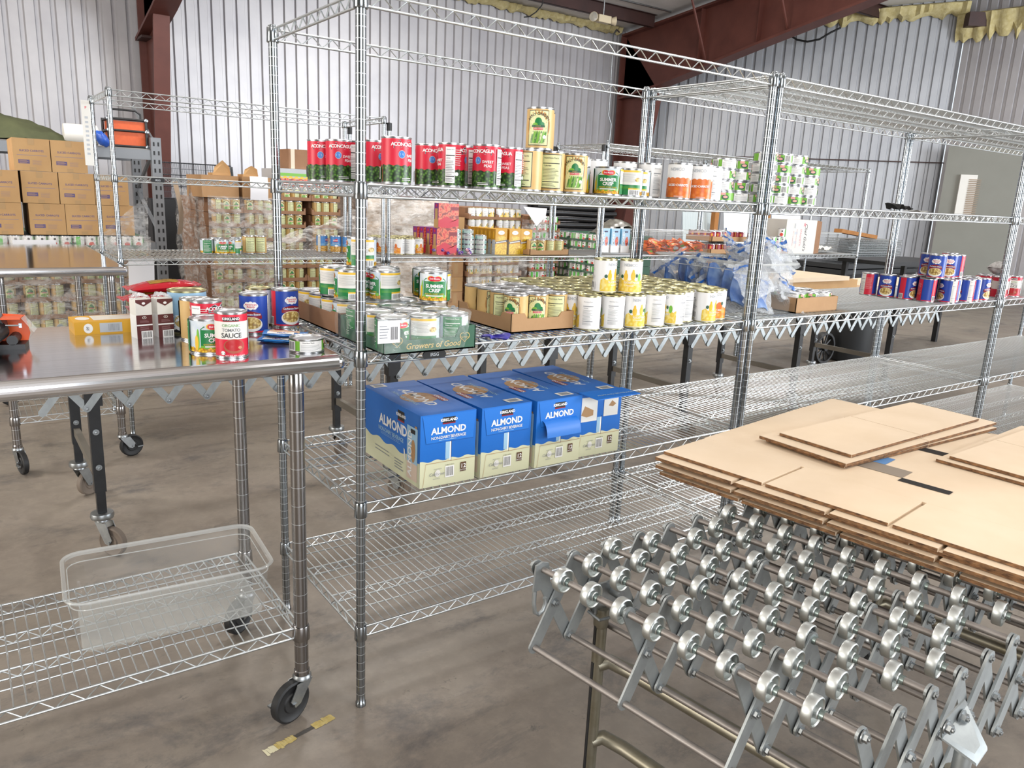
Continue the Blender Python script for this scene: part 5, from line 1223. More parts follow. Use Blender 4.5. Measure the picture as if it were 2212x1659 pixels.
for i in range(7):
    b = MB(); b.grid(lambda u, v: ((u - .5) * .17, .012 * math.sin(u * 6 + v * 4), v * .11 + .008 * math.sin(u * 9)), 12, 8); b.grid(lambda u, v: ((.5 - u) * .17, .005 + .012 * math.sin((1 - u) * 6 + v * 4), v * .11 + .008 * math.sin((1 - u) * 9)), 12, 8)
    o = b.build('blue_bag', mat('blue_bag_film', '#2c5fae', .3, var='#7f9fcb', scale=18), None, (1.66 + .02 * (i % 2), .10 + .06 * i, Z3 + .03 + .016 * (i % 3))); o.rotation_euler = (-.5, .25, -.35 + .1 * i); tag(o, 'blue edged bag leaning in a row inside the clear bin', 'bag', 'blue bags in the bin')
# small tray of flat fish cans
tray('brown tray with flat fish cans, right of the bag bin', 1.885, 2.165, .05, .34, Z3, .060, card, 1.0)
for i in range(3):
    for j in range(3):
        for k in range(2): put('tuna', 1.885 + .052 + .0885 * i, .05 + .05 + .0885 * j, Z3 + .0045 + th * k, (60, 90, -60)[(i + j + k) % 3], f'{("lower", "upper")[k]} flat fish can in the tray by the bag bin, column {ORD[i]}, row {ORD[j]}', 'flat fish cans in the tray')
# garbanzo cans at the right of the shelf
ga = 'blue and red bean cans at the right of the main shelf'
row = [(2.92, .36, 150), (2.93, .27, 5), (2.945, .18, -65), (2.965, .09, -150), (3.045, .03, 60), (3.13, .055, 20), (3.20, -.0 + .022, 62), (3.29, .035, 22), (3.375, .03, -62)]
for i, (x, y, fc) in enumerate(row): put('garb', x, y, Z3, fc, f'blue and red bean can in the bottom front line, {ORD[i]} from the left', ga)
for j in range(2):
    for i in range(5): put('garb', 3.035 + .082 * i, .125 + .085 * j, Z3, 70 * i, f'bean can behind the front line, {ORD[i]} from the left, row {ORD[j]}', ga)
zz = Z3 + top_of('garb') + .0005
for x, y, fc, lb in ((3.01, .085, 8, 'blue bean can at the left of the stacked upper layer'), (3.075, .16, 5, 'blue bean can at the back of the stacked upper layer'), (3.105, .078, -8, 'blue bean can in the middle of the stacked upper layer'), (3.19, .085, -150, 'red sided bean can at the right of the stacked upper layer')): put('garb', x, y, zz, fc, lb, ga)
for i in range(6): put('sauce', 3.44 - .082 * (i % 2) + .0, .11 + .085 * (i // 2), Z3, (15, 60, -40)[i % 3], f'tomato sauce can behind the post, {("right", "left")[i % 2]} column, {ORD[i // 2]} from the front', 'tomato sauce cans by the right post')
put('sauce', 3.36, .20, zz, 0, 'tomato sauce can standing on top, left of the far right double post', 'tomato sauce cans by the right post')
for i, (x, y, fc) in enumerate(((3.63, .05, -20), (3.72, .08, 10), (3.64, .14, 60), (3.73, .17, -70), (3.81, .06, 5))): put('sauce', x, y, Z3, fc, f'tomato sauce can at the right edge of the photo, {ORD[i]} of the group', 'tomato sauce cans by the right post')
wcrumple = mat('crumpled_wrap', '#dfdcd8', .3, var='#8d8682', scale=30, bump=.8, bscale=30)
bag('crumpled white wrapper bundle between the bean cans and the right post', (3.28, .22, zz), (.12, .09, .10), .5, wcrumple, seed=7)
bag('white foil bundle at the right edge of the photo', (3.74, .12, Z3 + .112), (.10, .09, .07), .2, wcrumple, seed=9)
# scrap of dark paper on the upper shelf
b = MB(); b.grid(lambda u, v: (2.62 + .12 * u, .10 + .07 * v, Z4 + .004 + .03 * abs(math.sin(u * 7 + v * 2)) * (1 - u * .5)), 14, 6); b.grid(lambda u, v: (2.74 + .18 * u, .10 + .05 * v, Z4 + .003 + .004 * math.sin(u * 9)), 12, 4, 1)
tag(b.build('torn_wrapper', [blackp, mat('grey_film', '#a8a8a2', .4)]), 'torn black and grey wrapper left on the empty upper shelf', 'wrapper')
# ================================================================== PALLETS OF CANS AND CARTONS BY THE BACK WALL
def merged(key, name='can'):
    R, H, m1, m2 = CANS[key]; b = MB(); mats = []
    for me in (m1, m2):
        o = len(mats); mats += list(me.materials); b.add([v.co for v in me.vertices], [], 0)
        base = len(b.v) - len(me.vertices)
        for p in me.polygons: b.f.append(tuple(base + i for i in p.vertices)); b.m.append(o + p.material_index); b.sm.append(p.use_smooth)
    return b.mesh(name, mats)
MC = {k: merged(k) for k in ('gbean', 'pear', 'tomato', 'redcan')}
_CASE = {}
def case_mesh(n, R, H, D, m):
    k = (n, R, H, D, m.name)
    if k not in _CASE:
        b = MB(); W = n * 2 * R * 1.06 + .03; t = .004
        b.bx(-W / 2, W / 2, 0, D, 0, t); b.bx(-W / 2, W / 2, 2.2 * R, D, t, H)
        b.bx(-W / 2, W / 2, -t, 0, 0, H * .26)
        e = W * .13; b.bx(-W / 2, -W / 2 + e * .5, -t, 0, H * .26, H * .42); b.bx(W / 2 - e * .5, W / 2, -t, 0, H * .26, H * .42)
        for sx in (-1, 1): b.bx(sx * W / 2 - t, sx * W / 2, 0, 2.2 * R, t, H * .5)
        _CASE[k] = (b.mesh('can_case', m), W)
    return _CASE[k]
def case(key, n, x, y, z, D, m, label, group, rz=0, faces=None):
    R, H = CANS[key][0], CANS[key][1]; me, W = case_mesh(n, R, H + .003, D, m)
    o = tag(obj('can_case', me, None, (x, y, z), rz), label, 'can case', group)
    for i in range(n):
        c = obj('can', MC[key], o, ((i - (n - 1) / 2) * 2 * R * 1.06, R + .003, .0045)); c.rotation_euler[2] = math.radians(rnd.choice(faces or (-60, 60, 85, -90, 95)))
    return o
def pallet(label, x0, x1, y0, y1):
    b = MB(); 
    for k in range(6): y = y0 + (y1 - y0) * k / 5; b.bx(x0, x1, y - .05 + (.05 if k == 0 else 0), y + .05 - (.05 if k == 5 else 0), .115, .135)
    for k in range(3): x = x0 + .05 + (x1 - x0 - .1) * k / 2; b.bx(x - .04, x + .04, y0, y1, .02, .115)
    for k in (0, 2.5, 5): y = y0 + (y1 - y0) * k / 5; b.bx(x0, x1, y - .0 - (.05 if k == 5 else 0), y + .05 - (.05 if k == 5 else 0) , .0, .02)
    return tag(b.build('wooden_pallet', mat('pallet_wood', '#a58a66', .8, var='#8f7453', scale=6, stretch=(1, 8, 8))), label, 'pallet', 'wooden pallets')
pallet('wooden pallet under the tan bean can cases behind the rear shelf', .91, 2.05, 4.98, 6.1)
g1 = 'cases of tan bean cans on the pallet'; ph = .1165
pos = ['far left', 'left middle', 'right middle', 'far right']
for k in range(10):
    for i in range(4):
        if k == 9 and i == 0 and False: continue
        case('gbean', 3, 1.065 + .272 * i + (.055 if (i == 3 and k > 5) else 0), 5.0, .137 + ph * k, 1.05, card3, f'case of tan bean cans, {pos[i]} column of the pallet, layer {ORD[k]} from the floor', g1, 0, (-60, -60, 90, -80))
zt1 = .137 + ph * 10
for i in range(2): case('gbean', 3, 1.66 + .272 * i, 5.0, zt1 + .002, 1.05, card3, f'case of tan bean cans in the topmost layer of the pallet, {("left", "right")[i]} one', g1, 0, (85, 95, -60))
def tomf(a, w, h): a.R(-w, w, 0, h * .45, redfood, .006, .06); a.R(-w, w, h * .45, h * .55, yellow, .008, .05); a.R(-w, w, h * .58, h * .75, greenl)
pbox('produce_case', 'printed pale case on top of the bean can cases under the taped box', 'carton', (.56, .5, .15), (1.81, 5.27, zt1 + ph + .004), 0, palegrey, {'F': tomf})
pbox('cardboard_box', 'taped brown box on top of the printed case', 'cardboard box', (.36, .36, .165), (1.79, 5.24, zt1 + ph + .156), .05, card3, {'F': lambda a, w, h: a.R(-w * .9, -w * .7, 0, h, mat('clear_tape', '#c9b79c', .3))})
for i, (x, wd) in enumerate(((.88, .30), (1.21, .30))): pbox('cardboard_box', f'low brown box laid on the bean can cases, {("left", "right")[i]} of two', 'cardboard box', (wd, .5, .18), (x + .15, 5.29, zt1 + .003), 0, card)
def torn(label, x, z, s, seed):
    b = MB(); rr = random.Random(seed); b.bx(-s, s, 0, .15, 0, .02); b.add([(-s, 0, 0), (s, 0, 0), (s * .8, -.02, s * rr.uniform(.9, 1.3)), (s * .1, -.01, s * rr.uniform(1.4, 1.7)), (-s * .7, .01, s * .9)], [(0, 1, 2, 3, 4)]); b.add([(-s, .004, 0), (s, .004, 0), (s * .8, -.016, s * .95), (s * .1, -.006, s * 1.3), (-s * .7, .014, s * .8)], [(4, 3, 2, 1, 0)])
    return tag(b.build('torn_carton', card2, None, (x, 5.1, z)), label, 'torn carton')
torn('torn orange brown carton flap, left one above the low boxes', 1.06, zt1 + .184, .075, 1); torn('torn brown carton corner, right one above the low boxes', 1.30, zt1 + .184, .065, 4)
# stretch film round the pallet
def filmwall(x0, x1, y, z0, z1, amp, label, axis='x', m=film, taper=0, nu=40, nv=26):
    def f(u, v):
        a_ = x0 + (x1 - x0) * u; zz = z0 + (z1 - z0) * v; o = amp * cr(u * 1.3, v * 1.1) - taper * (1 - v) * (1 - abs(u - .5))
        return (a_, y - abs(amp) + o, zz) if axis == 'x' else (y - abs(amp) + o, a_, zz)
    return tag(MB().grid(f, nu, nv).build('stretch_film', m), label, 'plastic film')
filmwall(.90, 1.45, 4.965, .14, 1.32, .015, 'clear stretch film over the left half of the bean can pallet')
filmwall(5.0, 6.05, .905, .14, 1.36, .02, 'stretch film over the brown left side of the bean can pallet', 'y')
b = MB(); b.grid(lambda u, v: (1.30 + .95 * u, 4.93 - .06 * math.sin(PI * v) + .015 * cr(u, v), .92 + .34 * u * v ** .7 - .06 * (1 - v) + .03 * cr(v, u)), 30, 14); tag(b.build('stretch_film', film), 'loose swag of white stretch film across the bean can cases', 'plastic film')
b = MB(); b.grid(lambda u, v: (.74 + .06 * u + .02 * math.sin(v * 4), 5.35 + .1 * u, .98 + .44 * v + .01 * cr(u, v)), 10, 16); tag(b.build('stretch_film', mat('bundled_film', '#c9bca9', .35)), 'bunched film hanging at the left top corner of the bean can pallet', 'plastic film')
# slip of white paper
b = MB(); b.grid(lambda u, v: (1.24 + .15 * u, 4.93 - .01 * math.sin(v * 3), 1.30 + .19 * v), 6, 6); tag(b.build('paper_sheet', paper), 'blank white sheet on the top left of the bean can pallet', 'paper')

# film wrapped block of cartons
wrapm = mat('wrapped_cartons', '#b29c86', .28, var='#8d7863', var2='#d6cbbf', scale=7, bump=.9, bscale=9, stretch=(1, 1, 2.4))
pallet('wooden pallet under the fully wrapped carton block', 2.33, 3.22, 5.0, 6.0)
b = MB()
b.grid(lambda u, v: (2.33 + .87 * u, 4.99 + .018 * cr(u, v), .137 + 1.22 * v), 30, 34); b.grid(lambda u, v: (2.32 + .018 * cr(u, v), 6.0 - 1.0 * u, .137 + 1.22 * v), 24, 30); b.grid(lambda u, v: (3.20 + .018 * cr(u, v), 5.0 + 1.0 * u, .137 + 1.22 * v), 24, 30); b.grid(lambda u, v: (2.33 + .87 * u, 5.0 + v, 1.357 + .01 * cr(u, v)), 10, 10)
tag(b.build('wrapped_pallet_load', wrapm), 'pallet load wrapped all over in crinkled film behind the blue bean cans', 'wrapped load')
b = MB(); b.grid(lambda u, v: (2.42 + .80 * u, 4.93 - .03 * math.sin(PI * u) + .012 * cr(u, v), .60 + .74 * v - .2 * u * (1 - v)), 26, 20); tag(b.build('stretch_film', film), 'white crinkled film hanging over the wrapped load', 'plastic film')
for k in range(8): pbox('cardboard_box', f'brown box in the narrow stack right of the wrapped load, {ORD[k]} from the floor', 'cardboard box', (.17, .4, .148), (3.325, 5.22, .002 + .150 * k), 0, card2 if k % 2 else card, {'F': lambda a, w, h: (a.R(-w * .25, w * .25, h * .2, h * .9, mat('kraft_tape', '#ad8a5c', .5)), a.L(-w * .8, -w * .4, h * .2, h * .5, 3, brownp))}, 'narrow stack of brown boxes')
pallet('wooden pallet under the yellow and white can cases', 3.45, 4.15, 5.0, 6.0)
for k in range(10):
    for i in range(2): case('pear', 4, 3.62 + .343 * i, 5.0, .137 + ph * k, .9, card3, f'case of white and yellow cans, {("left", "right")[i]} column, layer {ORD[k]} from the floor', 'cases of white and yellow cans', 0, (0, 60, 120, -40))
filmwall(3.43, 4.17, 4.965, .14, .98, .015, 'clear film over the lower white and yellow can cases')
pallet('wooden pallet under the narrow white can cases left of the black pipes', 4.24, 4.78, 5.0, 6.0)
for k in range(13): case('tomato', 5, 4.45, 5.02, .137 + .0845 * k, .8, card3, f'narrow case of white cans left of the black pipes, layer {ORD[k]} from the floor', 'narrow white can cases', 0, (0, 90, 45))
b = MB(); b.grid(lambda u, v: (4.02 + .34 * u, 4.90 + .02 * math.sin(u * 6) - .03 * v + .01 * cr(u, v), .70 + .50 * v), 16, 22); tag(b.build('stretch_film', film), 'clear film hanging under the drooping white paper', 'plastic film')
b = MB(); b.add([(4.02, 4.86, 1.33), (4.33, 4.86, 1.32), (4.31, 4.85, 1.24), (4.19, 4.84, 1.135)], [(0, 3, 2, 1)]); b.add([(4.02, 4.863, 1.33), (4.33, 4.863, 1.32), (4.31, 4.853, 1.24), (4.19, 4.843, 1.135)], [(0, 1, 2, 3)]); tag(b.build('paper_sheet', paper), 'white paper sheet drooping to a point over the film by the black pipes', 'paper')
# low stacks of dark green shrink wrapped cans
pallet('wooden pallet under the dark green can cases', 4.86, 5.60, 4.5, 5.46)
for k in range(11):
    for i in range(3): case('redcan' if k == 4 else 'tomato', 4, 4.865, 4.66 + .318 * i, .137 + .0845 * k, .7, card2 if k == 4 else greend, f'dark green case of white cans, column {ORD[i]} from the aisle, layer {ORD[k]} from the floor', 'dark green can cases', -PI / 2, (0, 90, 45))
filmwall(4.5, 5.46, 4.845, .14, 1.06, .012, 'clear film over the dark green can cases', 'y', m=filml)
# black pipes
for k in range(9):
    for j in range(3):
        o = MB().tube([(0, 0, 0), (.45, .01 * math.sin(k), .008 * math.cos(k * 2)), (.9, 0, -.006), (1.3, .01, .004)], .036, 12).build('black_pipe', mat('black_hose', '#0f0f11', .3), None, (5.08 + .03 * ((k + j) % 2), 6.05 + .075 * j, .75 + .072 * k)); tag(o, 'long black pipe lying in the stack against the wall', 'pipe', 'stacked black pipes')
b = MB(); b.bx(5.02, 6.4, 5.98, 6.3, 0, .71); tag(b.build('crate', card3), 'brown crate carrying the black pipes', 'crate')
b = MB(); b.grid(lambda u, v: (5.35 + .55 * (u - .5) * (1 - .2 * v), 4.75 + .36 * v, 1.07 + .16 * math.sin(PI * u) ** .6 * math.sin(PI * min(1, v + .12)) ** .6 + .012 * cr(u, v)), 24, 16); tag(b.build('mulch_bag', mat('dark_bag', '#4a463f', .35, var='#8c8a80', scale=9)), 'dark bag slumped on the green can cases behind the drink cartons', 'bag')

# ---- carrot cartons and cans at the far left
pallet('wooden pallet at the far left under the film wrapped cans', -1.05, .28, 4.18, 5.3)
for k in range(7):
    for i in range(5): case('gbean', 3, -.91 + .272 * i, 4.2, .137 + ph * k, .9, card3, f'film wrapped tan can case at the far left, column {ORD[i]}, layer {ORD[k]}', 'film wrapped cases at the far left', 0, (-60, -60, 90))
zt2 = .137 + ph * 7
for i in range(6): case('tomato', 3, -.94 + .22 * i, 4.2, zt2 + .001, .9, greend, f'low green case in the top layer at the far left, {ORD[i]} from the left', 'low green cases at the far left', 0, (0, 90))
zt3 = zt2 + .086
filmwall(-1.06, .30, 4.17, .14, zt3, .02, 'crinkled clear film over the cans under the carrot cartons', nu=60, nv=40)
def carr(a, w, h): a.T(0, h * .62, h * .085, 'SLICED CARROTS', blueink, .02); a.R(-w * .8, w * .8, h * .475, h * .49, mat('faint_ink', '#8b7a86', .6)); a.R(-w * .75, -w * .15, h * .22, h * .34, blueink); a.L(-w * .70, -w * .2, h * .23, h * .33, 3, card2, .3); a.L(0, w * .6, h * .18, h * .34, 5, mat('faint_ink', '#8b7a86', .6), .2); a.R(-w * .17, w * .17, h * .80, h, mat('kraft_tape', '#ad8a5c', .5)); a.R(-w * .17, w * .17, 0, h * .12, mat('kraft_tape', '#ad8a5c', .5))
cw_, ch_ = .205, .200
nmz = ['bottom', 'middle', 'top']
for k, (xs_, ) in enumerate((((-.305, -.097, .111),), ((-.33, -.12, .088),), ((-.36, -.15),))):
    for i, x in enumerate(xs_): pbox('carrot_carton', f'tan sliced carrots carton, {nmz[k]} row of the right stack, {ORD[i]} from the left', 'carton', (cw_, .5, ch_), (x, 4.46, zt3 + .003 + (ch_ + .002) * k), 0, card2, {'F': carr}, 'sliced carrots cartons')
for k in range(2):
    for i in range(2): pbox('carrot_carton', f'tan sliced carrots carton, {nmz[k]} row of the left stack, {ORD[1 - i]} from the left', 'carton', (cw_, .5, ch_), (-.55 - .21 * i, 4.44, zt3 + .003 + (ch_ + .002) * k), 0, card2, {'F': carr}, 'sliced carrots cartons')
b = MB(); b.grid(lambda u, v: (-.12 + .40 * u, 4.10 + .05 * (1 - v) * u + .012 * cr(u, v) - .05 * v, .86 + (.06 + .40 * u ** .8) * (1 - v * .0) * v), 26, 16); tag(b.build('stretch_film', film), 'loose triangle of film pulled up beside the carrot cartons', 'plastic film')
b = MB(); b.box((-.40, 4.10, .985), (.24, .004, .06)); tag(b.build('paper_sheet', paper), 'white sheet lying in front of the carrot cartons', 'paper')
b = MB(); b.grid(lambda u, v: (.13 + .165 * u + .01 * v, 4.09 - .01 * math.sin(u * 3), .66 + .24 * v), 6, 6); tag(b.build('paper_sheet', paper), 'blank white sheet hanging on the film right of the left steel table', 'paper')
# ---- grey pallet rack with things on its beam
rk = mat('grey_rack_paint', '#7f8388', .45, .2); rack = thing('pallet_rack', 'grey slotted pallet rack at the far left by the dark column', 'pallet rack', (.735, 6.0, 0))
for yy in (0, .95):
    b = MB(); b.bx(-.042, .042, -.035, .035, 0, 1.79); l = b.build('upright', rk, rack, (0, yy, 0))
    s_ = MB(); z = .12
    while z < 1.72: s_.bx(-.026, -.012, -.0365, -.0352, z, z + .035); s_.bx(.012, .026, -.0365, -.0352, z, z + .035); z += .076
    s_.build('slot', blackm, l)
b = MB()
for k in range(5): b.cyl((0, .04 if k % 2 == 0 else .91, .15 + .4 * k), (0, .91 if k % 2 == 0 else .04, .5 + .4 * k), .018, 6)
b.build('brace', rk, rack)
for zb_ in (1.595, .78):
    for yy in (0, .95): MB().bx(-3.4, -.042, yy - .022, yy + .022, zb_, zb_ + .085).build('beam', rk, rack)
MB().bx(-3.4, -.05, .0, .95, 1.672, 1.69).build('deck', mat('rack_deck', '#8b8580', .6), rack)
MB().bx(-3.4, -.05, .0, .95, .857, .87).build('deck', mat('rack_deck', '#8b8580', .6), rack)
gn = thing('generator_box', 'orange boxed unit in a black tube frame on the grey rack', 'generator', (.525, 6.20, 1.691)); go = mat('burnt_orange', '#d5602f', .5, var='#c9562a', scale=30)
for z0, z1 in ((.022, .135), (.15, .228)): MB().bx(-.135, .15, -.13, .16, z0, z1).build('panel', go, gn)
b = MB()
for sx in (-.15, .155):
    for sy in (-.14, .165): b.cyl((sx, sy, .0), (sx, sy, .255), .012, 8)
for zz_ in (.012, .143, .24):
    for sy in (-.14, .165): b.cyl((-.15, sy, zz_), (.155, sy, zz_), .010, 8)
    for sx in (-.15, .155): b.cyl((sx, -.14, zz_), (sx, .165, zz_), .010, 8)
b.tube([(-.12, -.1, .25), (-.12, -.1, .30), (-.10, -.1, .32), (.08, -.1, .32), (.12, -.1, .29), (.12, -.1, .25)], .009, 8); b.build('tube_frame', blackm, gn)
for sx in (-.15, .155):
    for zz_ in (.012, .143, .24): MB().lathe([(.001, -.008), (.016, -.006), (.018, 0), (.016, .006), (.001, .008)], 12, 0, Matrix.Rotation(PI / 2, 4, 'X')).build('corner_cap', chrome, gn, (sx, -.152, zz_))
b = MB(); mats = [mat('control_panel', '#6f6a68', .4)]; b.bx(-.13, .14, -.135, .1, .225, .252); a = Art(b, lambda s, t, l: (s, -.135 - l, t), mats); a.E(-.09, .238, .008, .008, orange); a.E(.10, .238, .008, .008, blue); a.L(-.05, .06, .23, .247, 2, palegrey); b.build('control_panel', mats, gn)
olive = mat('olive_canvas', '#565a3c', .8, var='#43472e', scale=5, bump=.4, bscale=8)
b = MB(); b.grid(lambda u, v: (-1.25 + 1.35 * u, 5.98 + .75 * v, 1.70 + (.26 * math.sin(PI * min(1, max(0, u))) ** .55 * math.sin(PI * v) ** .5 * (1.05 - .35 * u)) + .02 * cr(u * 1.2, v)), 34, 18); tag(b.build('canvas_bundle', olive), 'olive green canvas bundle on the grey rack at the far left', 'canvas')
b = MB(); b.lathe([(.001, 0), (.078, .004), (.082, .02), (.082, .26), (.06, .27), (.05, .262), (.001, .262)], 24, 0, Matrix.Translation((.02, 6.05, 1.775)) @ Matrix.Rotation(PI / 2, 4, 'Y')); tag(b.build('fabric_roll', offw), 'white roll lying beside the olive canvas on the rack', 'roll')
b = MB(); f = lambda u, v: (.22 + .13 * u + .02 * math.sin(v * 3), 5.93 + .07 * math.cos(v * 2 * PI) * math.sin(PI * (u * .9 + .05)), 1.78 - .07 * u + .06 * math.sin(v * 2 * PI) * math.sin(PI * (u * .9 + .05)) + .01 * cr(u, v)); b.grid(f, 14, 18); tag(b.build('blue_bundle', mat('blue_plastic', '#2a52ad', .35, var='#2f63c4', scale=20)), 'blue plastic bundle hanging off the rack beside the white roll', 'bundle')
# tall white sign strip on the rear shelf post
b = MB(); mats = [offw]; b.bx(-.022, .022, -.002, .002, 0, .36); a = Art(b, lambda s, t, l: (s, -.002 - l, t), mats); a.T(0, .32, .02, 'P', mat('coral_print', '#d8495a', .4), .02)
for k in range(9): a.R(-.008, .008, .06 + .025 * k, .072 + .025 * k, palegrey)
tag(b.build('sign_strip', mats, None, (-.130, 3.462, 1.49)), 'narrow white sign strip tied to the back left post of the rear shelf', 'sign')
# bent conduits by the column
for i, dx in enumerate((0, .05)): tag(MB().tube([(.30 + dx, 10.1, 3.0), (.42 + dx, 10.1, 2.96), (.56 + dx, 10.1, 2.84), (.66 + dx, 10.1, 2.62), (.72 + dx, 10.1, 2.2), (.74 + dx, 10.1, .0)], .022, 8).build('conduit_pipe', galv), f'bent grey conduit left of the dark column, {("left", "right")[i]} of the pair', 'pipe', 'conduits by the column') if False else None
# dark wire panels and a rack end leaning on the wall
for i in range(3):
    o = obj('wire_grille', shelf_mesh(1.0, .46, True, .03), None, (1.33 + .02 * i, 9.2 + .05 * i, 1.20)); o.rotation_euler = (math.radians(78), 0, 0); o.material_slots[0].link = 'OBJECT'; o.material_slots[0].material = mat('dark_wire', '#55585c', .4, .8); tag(o, 'dark wire shelf panel leaning upright against the pale wall', 'wire panel', 'leaning wire panels')
b = MB(); b.bx(1.25, 2.6, 9.05, 9.5, 0, 1.19); tag(b.build('crate', blackp), 'black box filling the dark area under the leaning wire panels', 'crate')  # plain black box standing in for the dark area by the column
b = MB()
for x in (2.90, 3.06): b.bx(x, x + .035, 8.6, 8.64, 0, 1.75)
for z in (.3, .75, 1.2, 1.48): b.bx(2.90, 3.5, 8.605, 8.635, z, z + .07)
tag(b.build('black_stand', blackm), 'black ladder like stand against the pale wall left of the taped box', 'stand')
b = MB(); b.bx(3.42, 3.52, 8.58, 8.66, 0, 1.78); s_ = b.build('rack_post', rk); tag(s_, 'grey slotted post beside the black stand', 'post')

# ---- translucent panels, timber and shelves stacked at the right
def wp(u, v, y): p = aty(u, v, y); return p
pan = mat('white_corrugated_plastic', '#e9eef0', .35)
def panel(u0, u1, vt, y, label, m, tilt=.08):
    p0, p1 = wp(u0, vt, y), wp(u1, vt, y); b = MB(); L_ = (p1.x - p0.x); n = 24; P = []
    for i in range(n + 1):
        x = p0.x + L_ * i / n; o = .012 * (1 if i % 2 else -1); P += [(x, y - .18 + o, 0), (x, y + o, p0.z)]
    b.add(P, [(2 * i, 2 * i + 2, 2 * i + 3, 2 * i + 1) for i in range(n)], 0, False); b.add([(q[0], q[1] + .006, q[2]) for q in P], [(2 * i + 1, 2 * i + 3, 2 * i + 2, 2 * i) for i in range(n)])
    return tag(b.build('corrugated_panel', m), label, 'panel', 'leaning corrugated panels')
panel(1473, 1536, 457, 6.6, 'grey translucent corrugated panel left of the timber post', mat('grey_translucent', '#b9c2c4', .4))
panel(1562, 1628, 459, 6.5, 'bright white corrugated panel behind the red can trays', pan)
panel(1666, 1728, 463, 6.4, 'white corrugated panel behind the spaghetti carton', pan)
for u, lb in ((1543, 'timber post between the grey and white panels'), (1655, 'timber post right of the white panel behind the double post')):
    p = wp(u, 452, 6.45); b = MB(); b.bx(p.x - .045, p.x + .045, 6.38, 6.46, 0, p.z); tag(b.build('timber_post', mat('timber', '#a9743f', .7, var='#96622f', scale=5)), lb, 'post')
wood = MATS['timber']
b = MB(); b.bx(9.0, 11.0, 4.3, 5.0, .0, .60); tag(b.build('black_bin', blackp), 'long black crate under the stacked wire shelves at the right', 'crate')
for k in range(2): b = MB(); b.bx(8.9, 11.1 - .1 * k, 4.2, 5.0, .605 + .075 * k, .665 + .075 * k); tag(b.build('black_slab', mat('dark_slab', '#2a2c2e', .5), None, (0, 0, 0)), f'dark flat slab, {("lower", "upper")[k]} one under the stacked wire shelves', 'slab')
for k in range(9):
    o = obj('wire_grille', shelf_mesh(1.25, .45, True, .03), None, (9.2 + .03 * ((k * 7) % 5), 4.3 + .02 * ((k * 3) % 4), .778 + .034 * k), .03 * ((k * 5) % 3 - 1)); tag(o, 'loose wire shelf lying in the pile behind the right front unit', 'wire panel', 'piled wire shelves')
b = MB(); b.box((9.5, 4.45, 1.14), (.9, .12, .05), 0, Matrix.Rotation(math.radians(5), 3, 'Y')); tag(b.build('plank', wood), 'short timber plank on top of the piled wire shelves', 'plank')
b = MB(); b.bx(-.7, .7, -.3, .3, .9, .94); bt = thing('black_table', 'black topped table behind the blue bean cans', 'table', (7.85, 2.9, 0)); b.build('tabletop', blackm, bt)
for sx in (-.62, .62):
    for sy in (-.25, .25): MB().bx(sx - .025, sx + .025, sy - .025, sy + .025, 0, .9).build('leg', blackm, bt)
# cartons on the rear conveyor
zr = .785 + .026
def side(a, w, h): a.T(-w * .86, h * .62, h * .24, '010', ink, .02); a.T(-w * .86, h * .30, h * .24, '000', ink, .02)
pbox('long_carton', 'long tan carton lying on the rear conveyor behind the bag bin', 'carton', (1.5, .52, .13), (3.95, 1.72, zr), .03, card2, {'F': side})
for i in range(3): pbox('flat_carton', f'flat tan carton on the rear conveyor, {ORD[i]} of the three laid end over end', 'carton', (1.25, .6, .028), (3.9 + .55 * i, 1.74, zr + .132 + .03 * i) if i == 0 else (4.95 + .35 * i, 1.74, zr + .03 * (i - 1)), .04 * i, kraft)
for i, x in enumerate((4.55, 4.95)): pbox('wood_block', f'timber block behind the flat cartons, {("left", "right")[i]} one', 'timber', (.36, .18, .14), (x, 3.2, .0 + .328), 0, wood) if False else None
# wheeled black bin and a reel
b = MB(); b.lathe([(.001, .01), (.20, .01), (.21, .03), (.245, .62), (.265, .63), (.265, .66), (.25, .66), (.23, .62), (.19, .05), (.001, .05)], 32); tag(b.build('trash_bin', mat('bin_black', '#232527', .5), None, (6.35, 2.45, 0)), 'black round bin on the floor seen under the right front unit', 'bin')
rl = thing('wheel_reel', 'black spoked wheel standing left of the black round bin', 'wheel', (5.92, 2.45, 0))
b = MB(); b.lathe([(.13, -.03), (.15, -.03), (.15, .03), (.13, .03), (.13, -.03)], 28, 0, Matrix.Translation((0, 0, .15)) @ Matrix.Rotation(PI / 2, 4, 'X')); b.build('rim', rubber, rl)
b = MB()
for k in range(10): t = k * PI / 5; b.cyl((0, 0, .15), (.135 * math.cos(t), 0, .15 + .135 * math.sin(t)), .010, 6)
b.lathe([(.001, -.035), (.03, -.035), (.03, .035), (.001, .035)], 16, 0, Matrix.Translation((0, 0, .15)) @ Matrix.Rotation(PI / 2, 4, 'X')); b.build('spokes', blackm, rl)
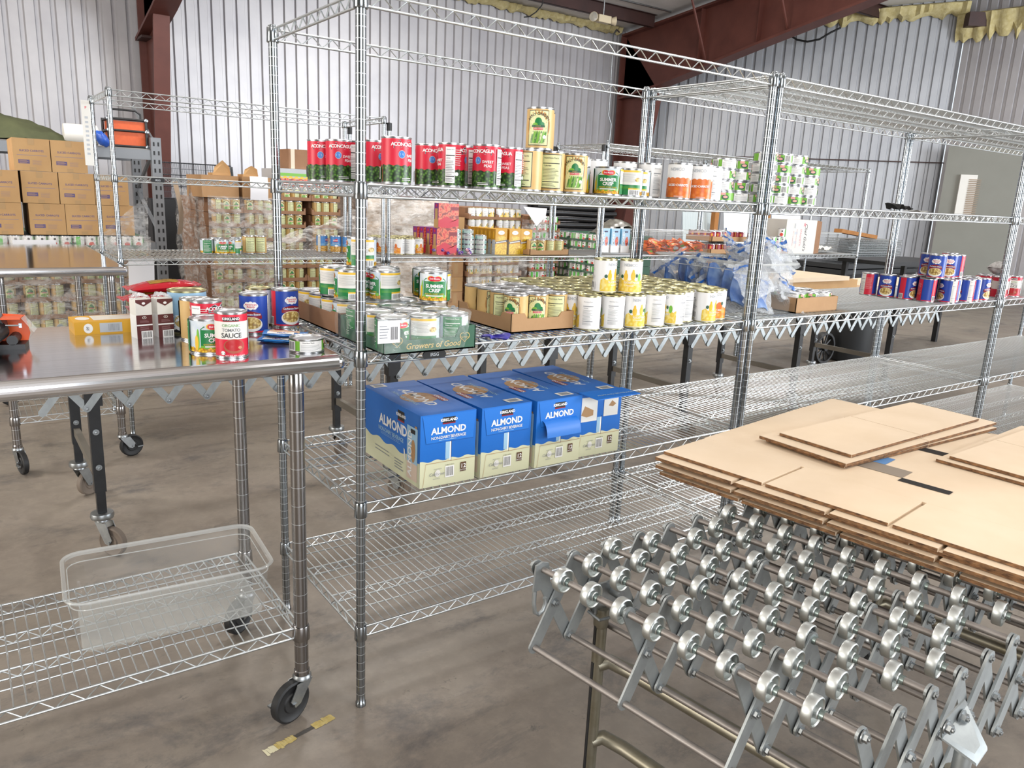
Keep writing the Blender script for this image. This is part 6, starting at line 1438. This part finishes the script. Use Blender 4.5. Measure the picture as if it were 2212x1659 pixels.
# ---- fixtures under the roof
el = thing('emergency_light', 'beige twin head emergency light hanging under the roof', 'emergency light', (8.55, 9.05, 4.42)); eb = mat('beige_plastic', '#cdbfa2', .5)
MB().bx(-.14, .14, -.06, .06, -.06, .06).build('housing', eb, el, bevel=.012)
for sx in (-1, 1):
    M = Matrix.Translation((sx * .215, -.02, .0)) @ Matrix.Rotation(math.radians(62 * sx), 4, 'Z') @ Matrix.Rotation(PI / 2, 4, 'X')
    h_ = MB().lathe([(.001, -.05), (.05, -.04), (.075, .03), (.078, .04), (.072, .042)], 20, 0, M).cyl((sx * .13, 0, 0), (sx * .18, 0, 0), .014, 8).build('lamp_head', eb, el)
    MB().lathe([(.001, .052), (.04, .05), (.072, .042)], 20, 0, M).build('lens', clearedge, h_)
MB().cyl((0, 0, .06), (0, 0, roofz(9.05) - 4.42), .012, 8).build('hanger', galv, el)
tag(MB().tube([(3.0, 9.6, roofz(9.6) - .06), (7.0, 9.6, roofz(9.6) - .065), (10.7, 9.6, roofz(9.6) - .06)], .018, 8).build('conduit_pipe', galv), 'conduit running along the roof just right of the emergency light', 'pipe')
tag(MB().tube([(4.2, 8.75, roofz(8.75) - .05), (10.7, 8.75, roofz(8.75) - .05)], .018, 8).build('conduit_pipe', galv), 'second roof conduit, nearer than the emergency light', 'pipe')
pp = [aty(u, v, 10.6) for u, v in ((1345, 68), (1332, 64), (1325, 75), (1322, 130), (1316, 235), (1314, 248), (1320, 268), (1316, 310), (1310, 440))]; pp[0] = Vector((pp[0].x, 10.7, pp[0].z))
tag(MB().tube(pp + [Vector((pp[-1].x, 10.6, 0))], .016, 8).build('conduit_pipe', galv), 'thin conduit with a kink running down beside the tapered dark red column', 'pipe')
tag(MB().tube([aty(u, v, 8.3) for u, v in ((1172, -6), (1173, 4), (1170, 12), (1158, 26), (1143, 36), (1132, 37))], .009, 6).build('cable', blackp), 'short black cable dangling from the roof above the shelf', 'cable')
wn = Vector((math.cos(math.radians(38)), math.sin(math.radians(38)), 0)); wD = 17.1
def onwall(u, v, off=0.0): d = ray(u, v); return CAMP + d * ((wD - off) / d.dot(wn))
tag(MB().tube([onwall(u, v) for u, v in ((1706, 76), (1722, 86), (1744, 90), (1770, 85), (1795, 70), (1816, 60))], .02, 6).build('cable', blackp), 'black cable sagging across the top of the grey wall', 'cable')
pc = onwall(2094, 428, .25); ry = math.atan2(-.788, .616)
vt_ = thing('wall_vent', 'white louvred vent unit on the wall left of the grey partition', 'vent', (pc.x, pc.y, pc.z), ry)
MB().bx(-.22, .22, -.06, .06, -.42, .42).build('housing', offw, vt_)
b = MB()
for k in range(22): z = -.36 + .033 * k; b.box((.03, -.07, z), (.20, .03, .006), 0, Matrix.Rotation(.6, 3, 'X'))
b.build('louvre', mat('louvre_brown', '#b7a593', .5), vt_)
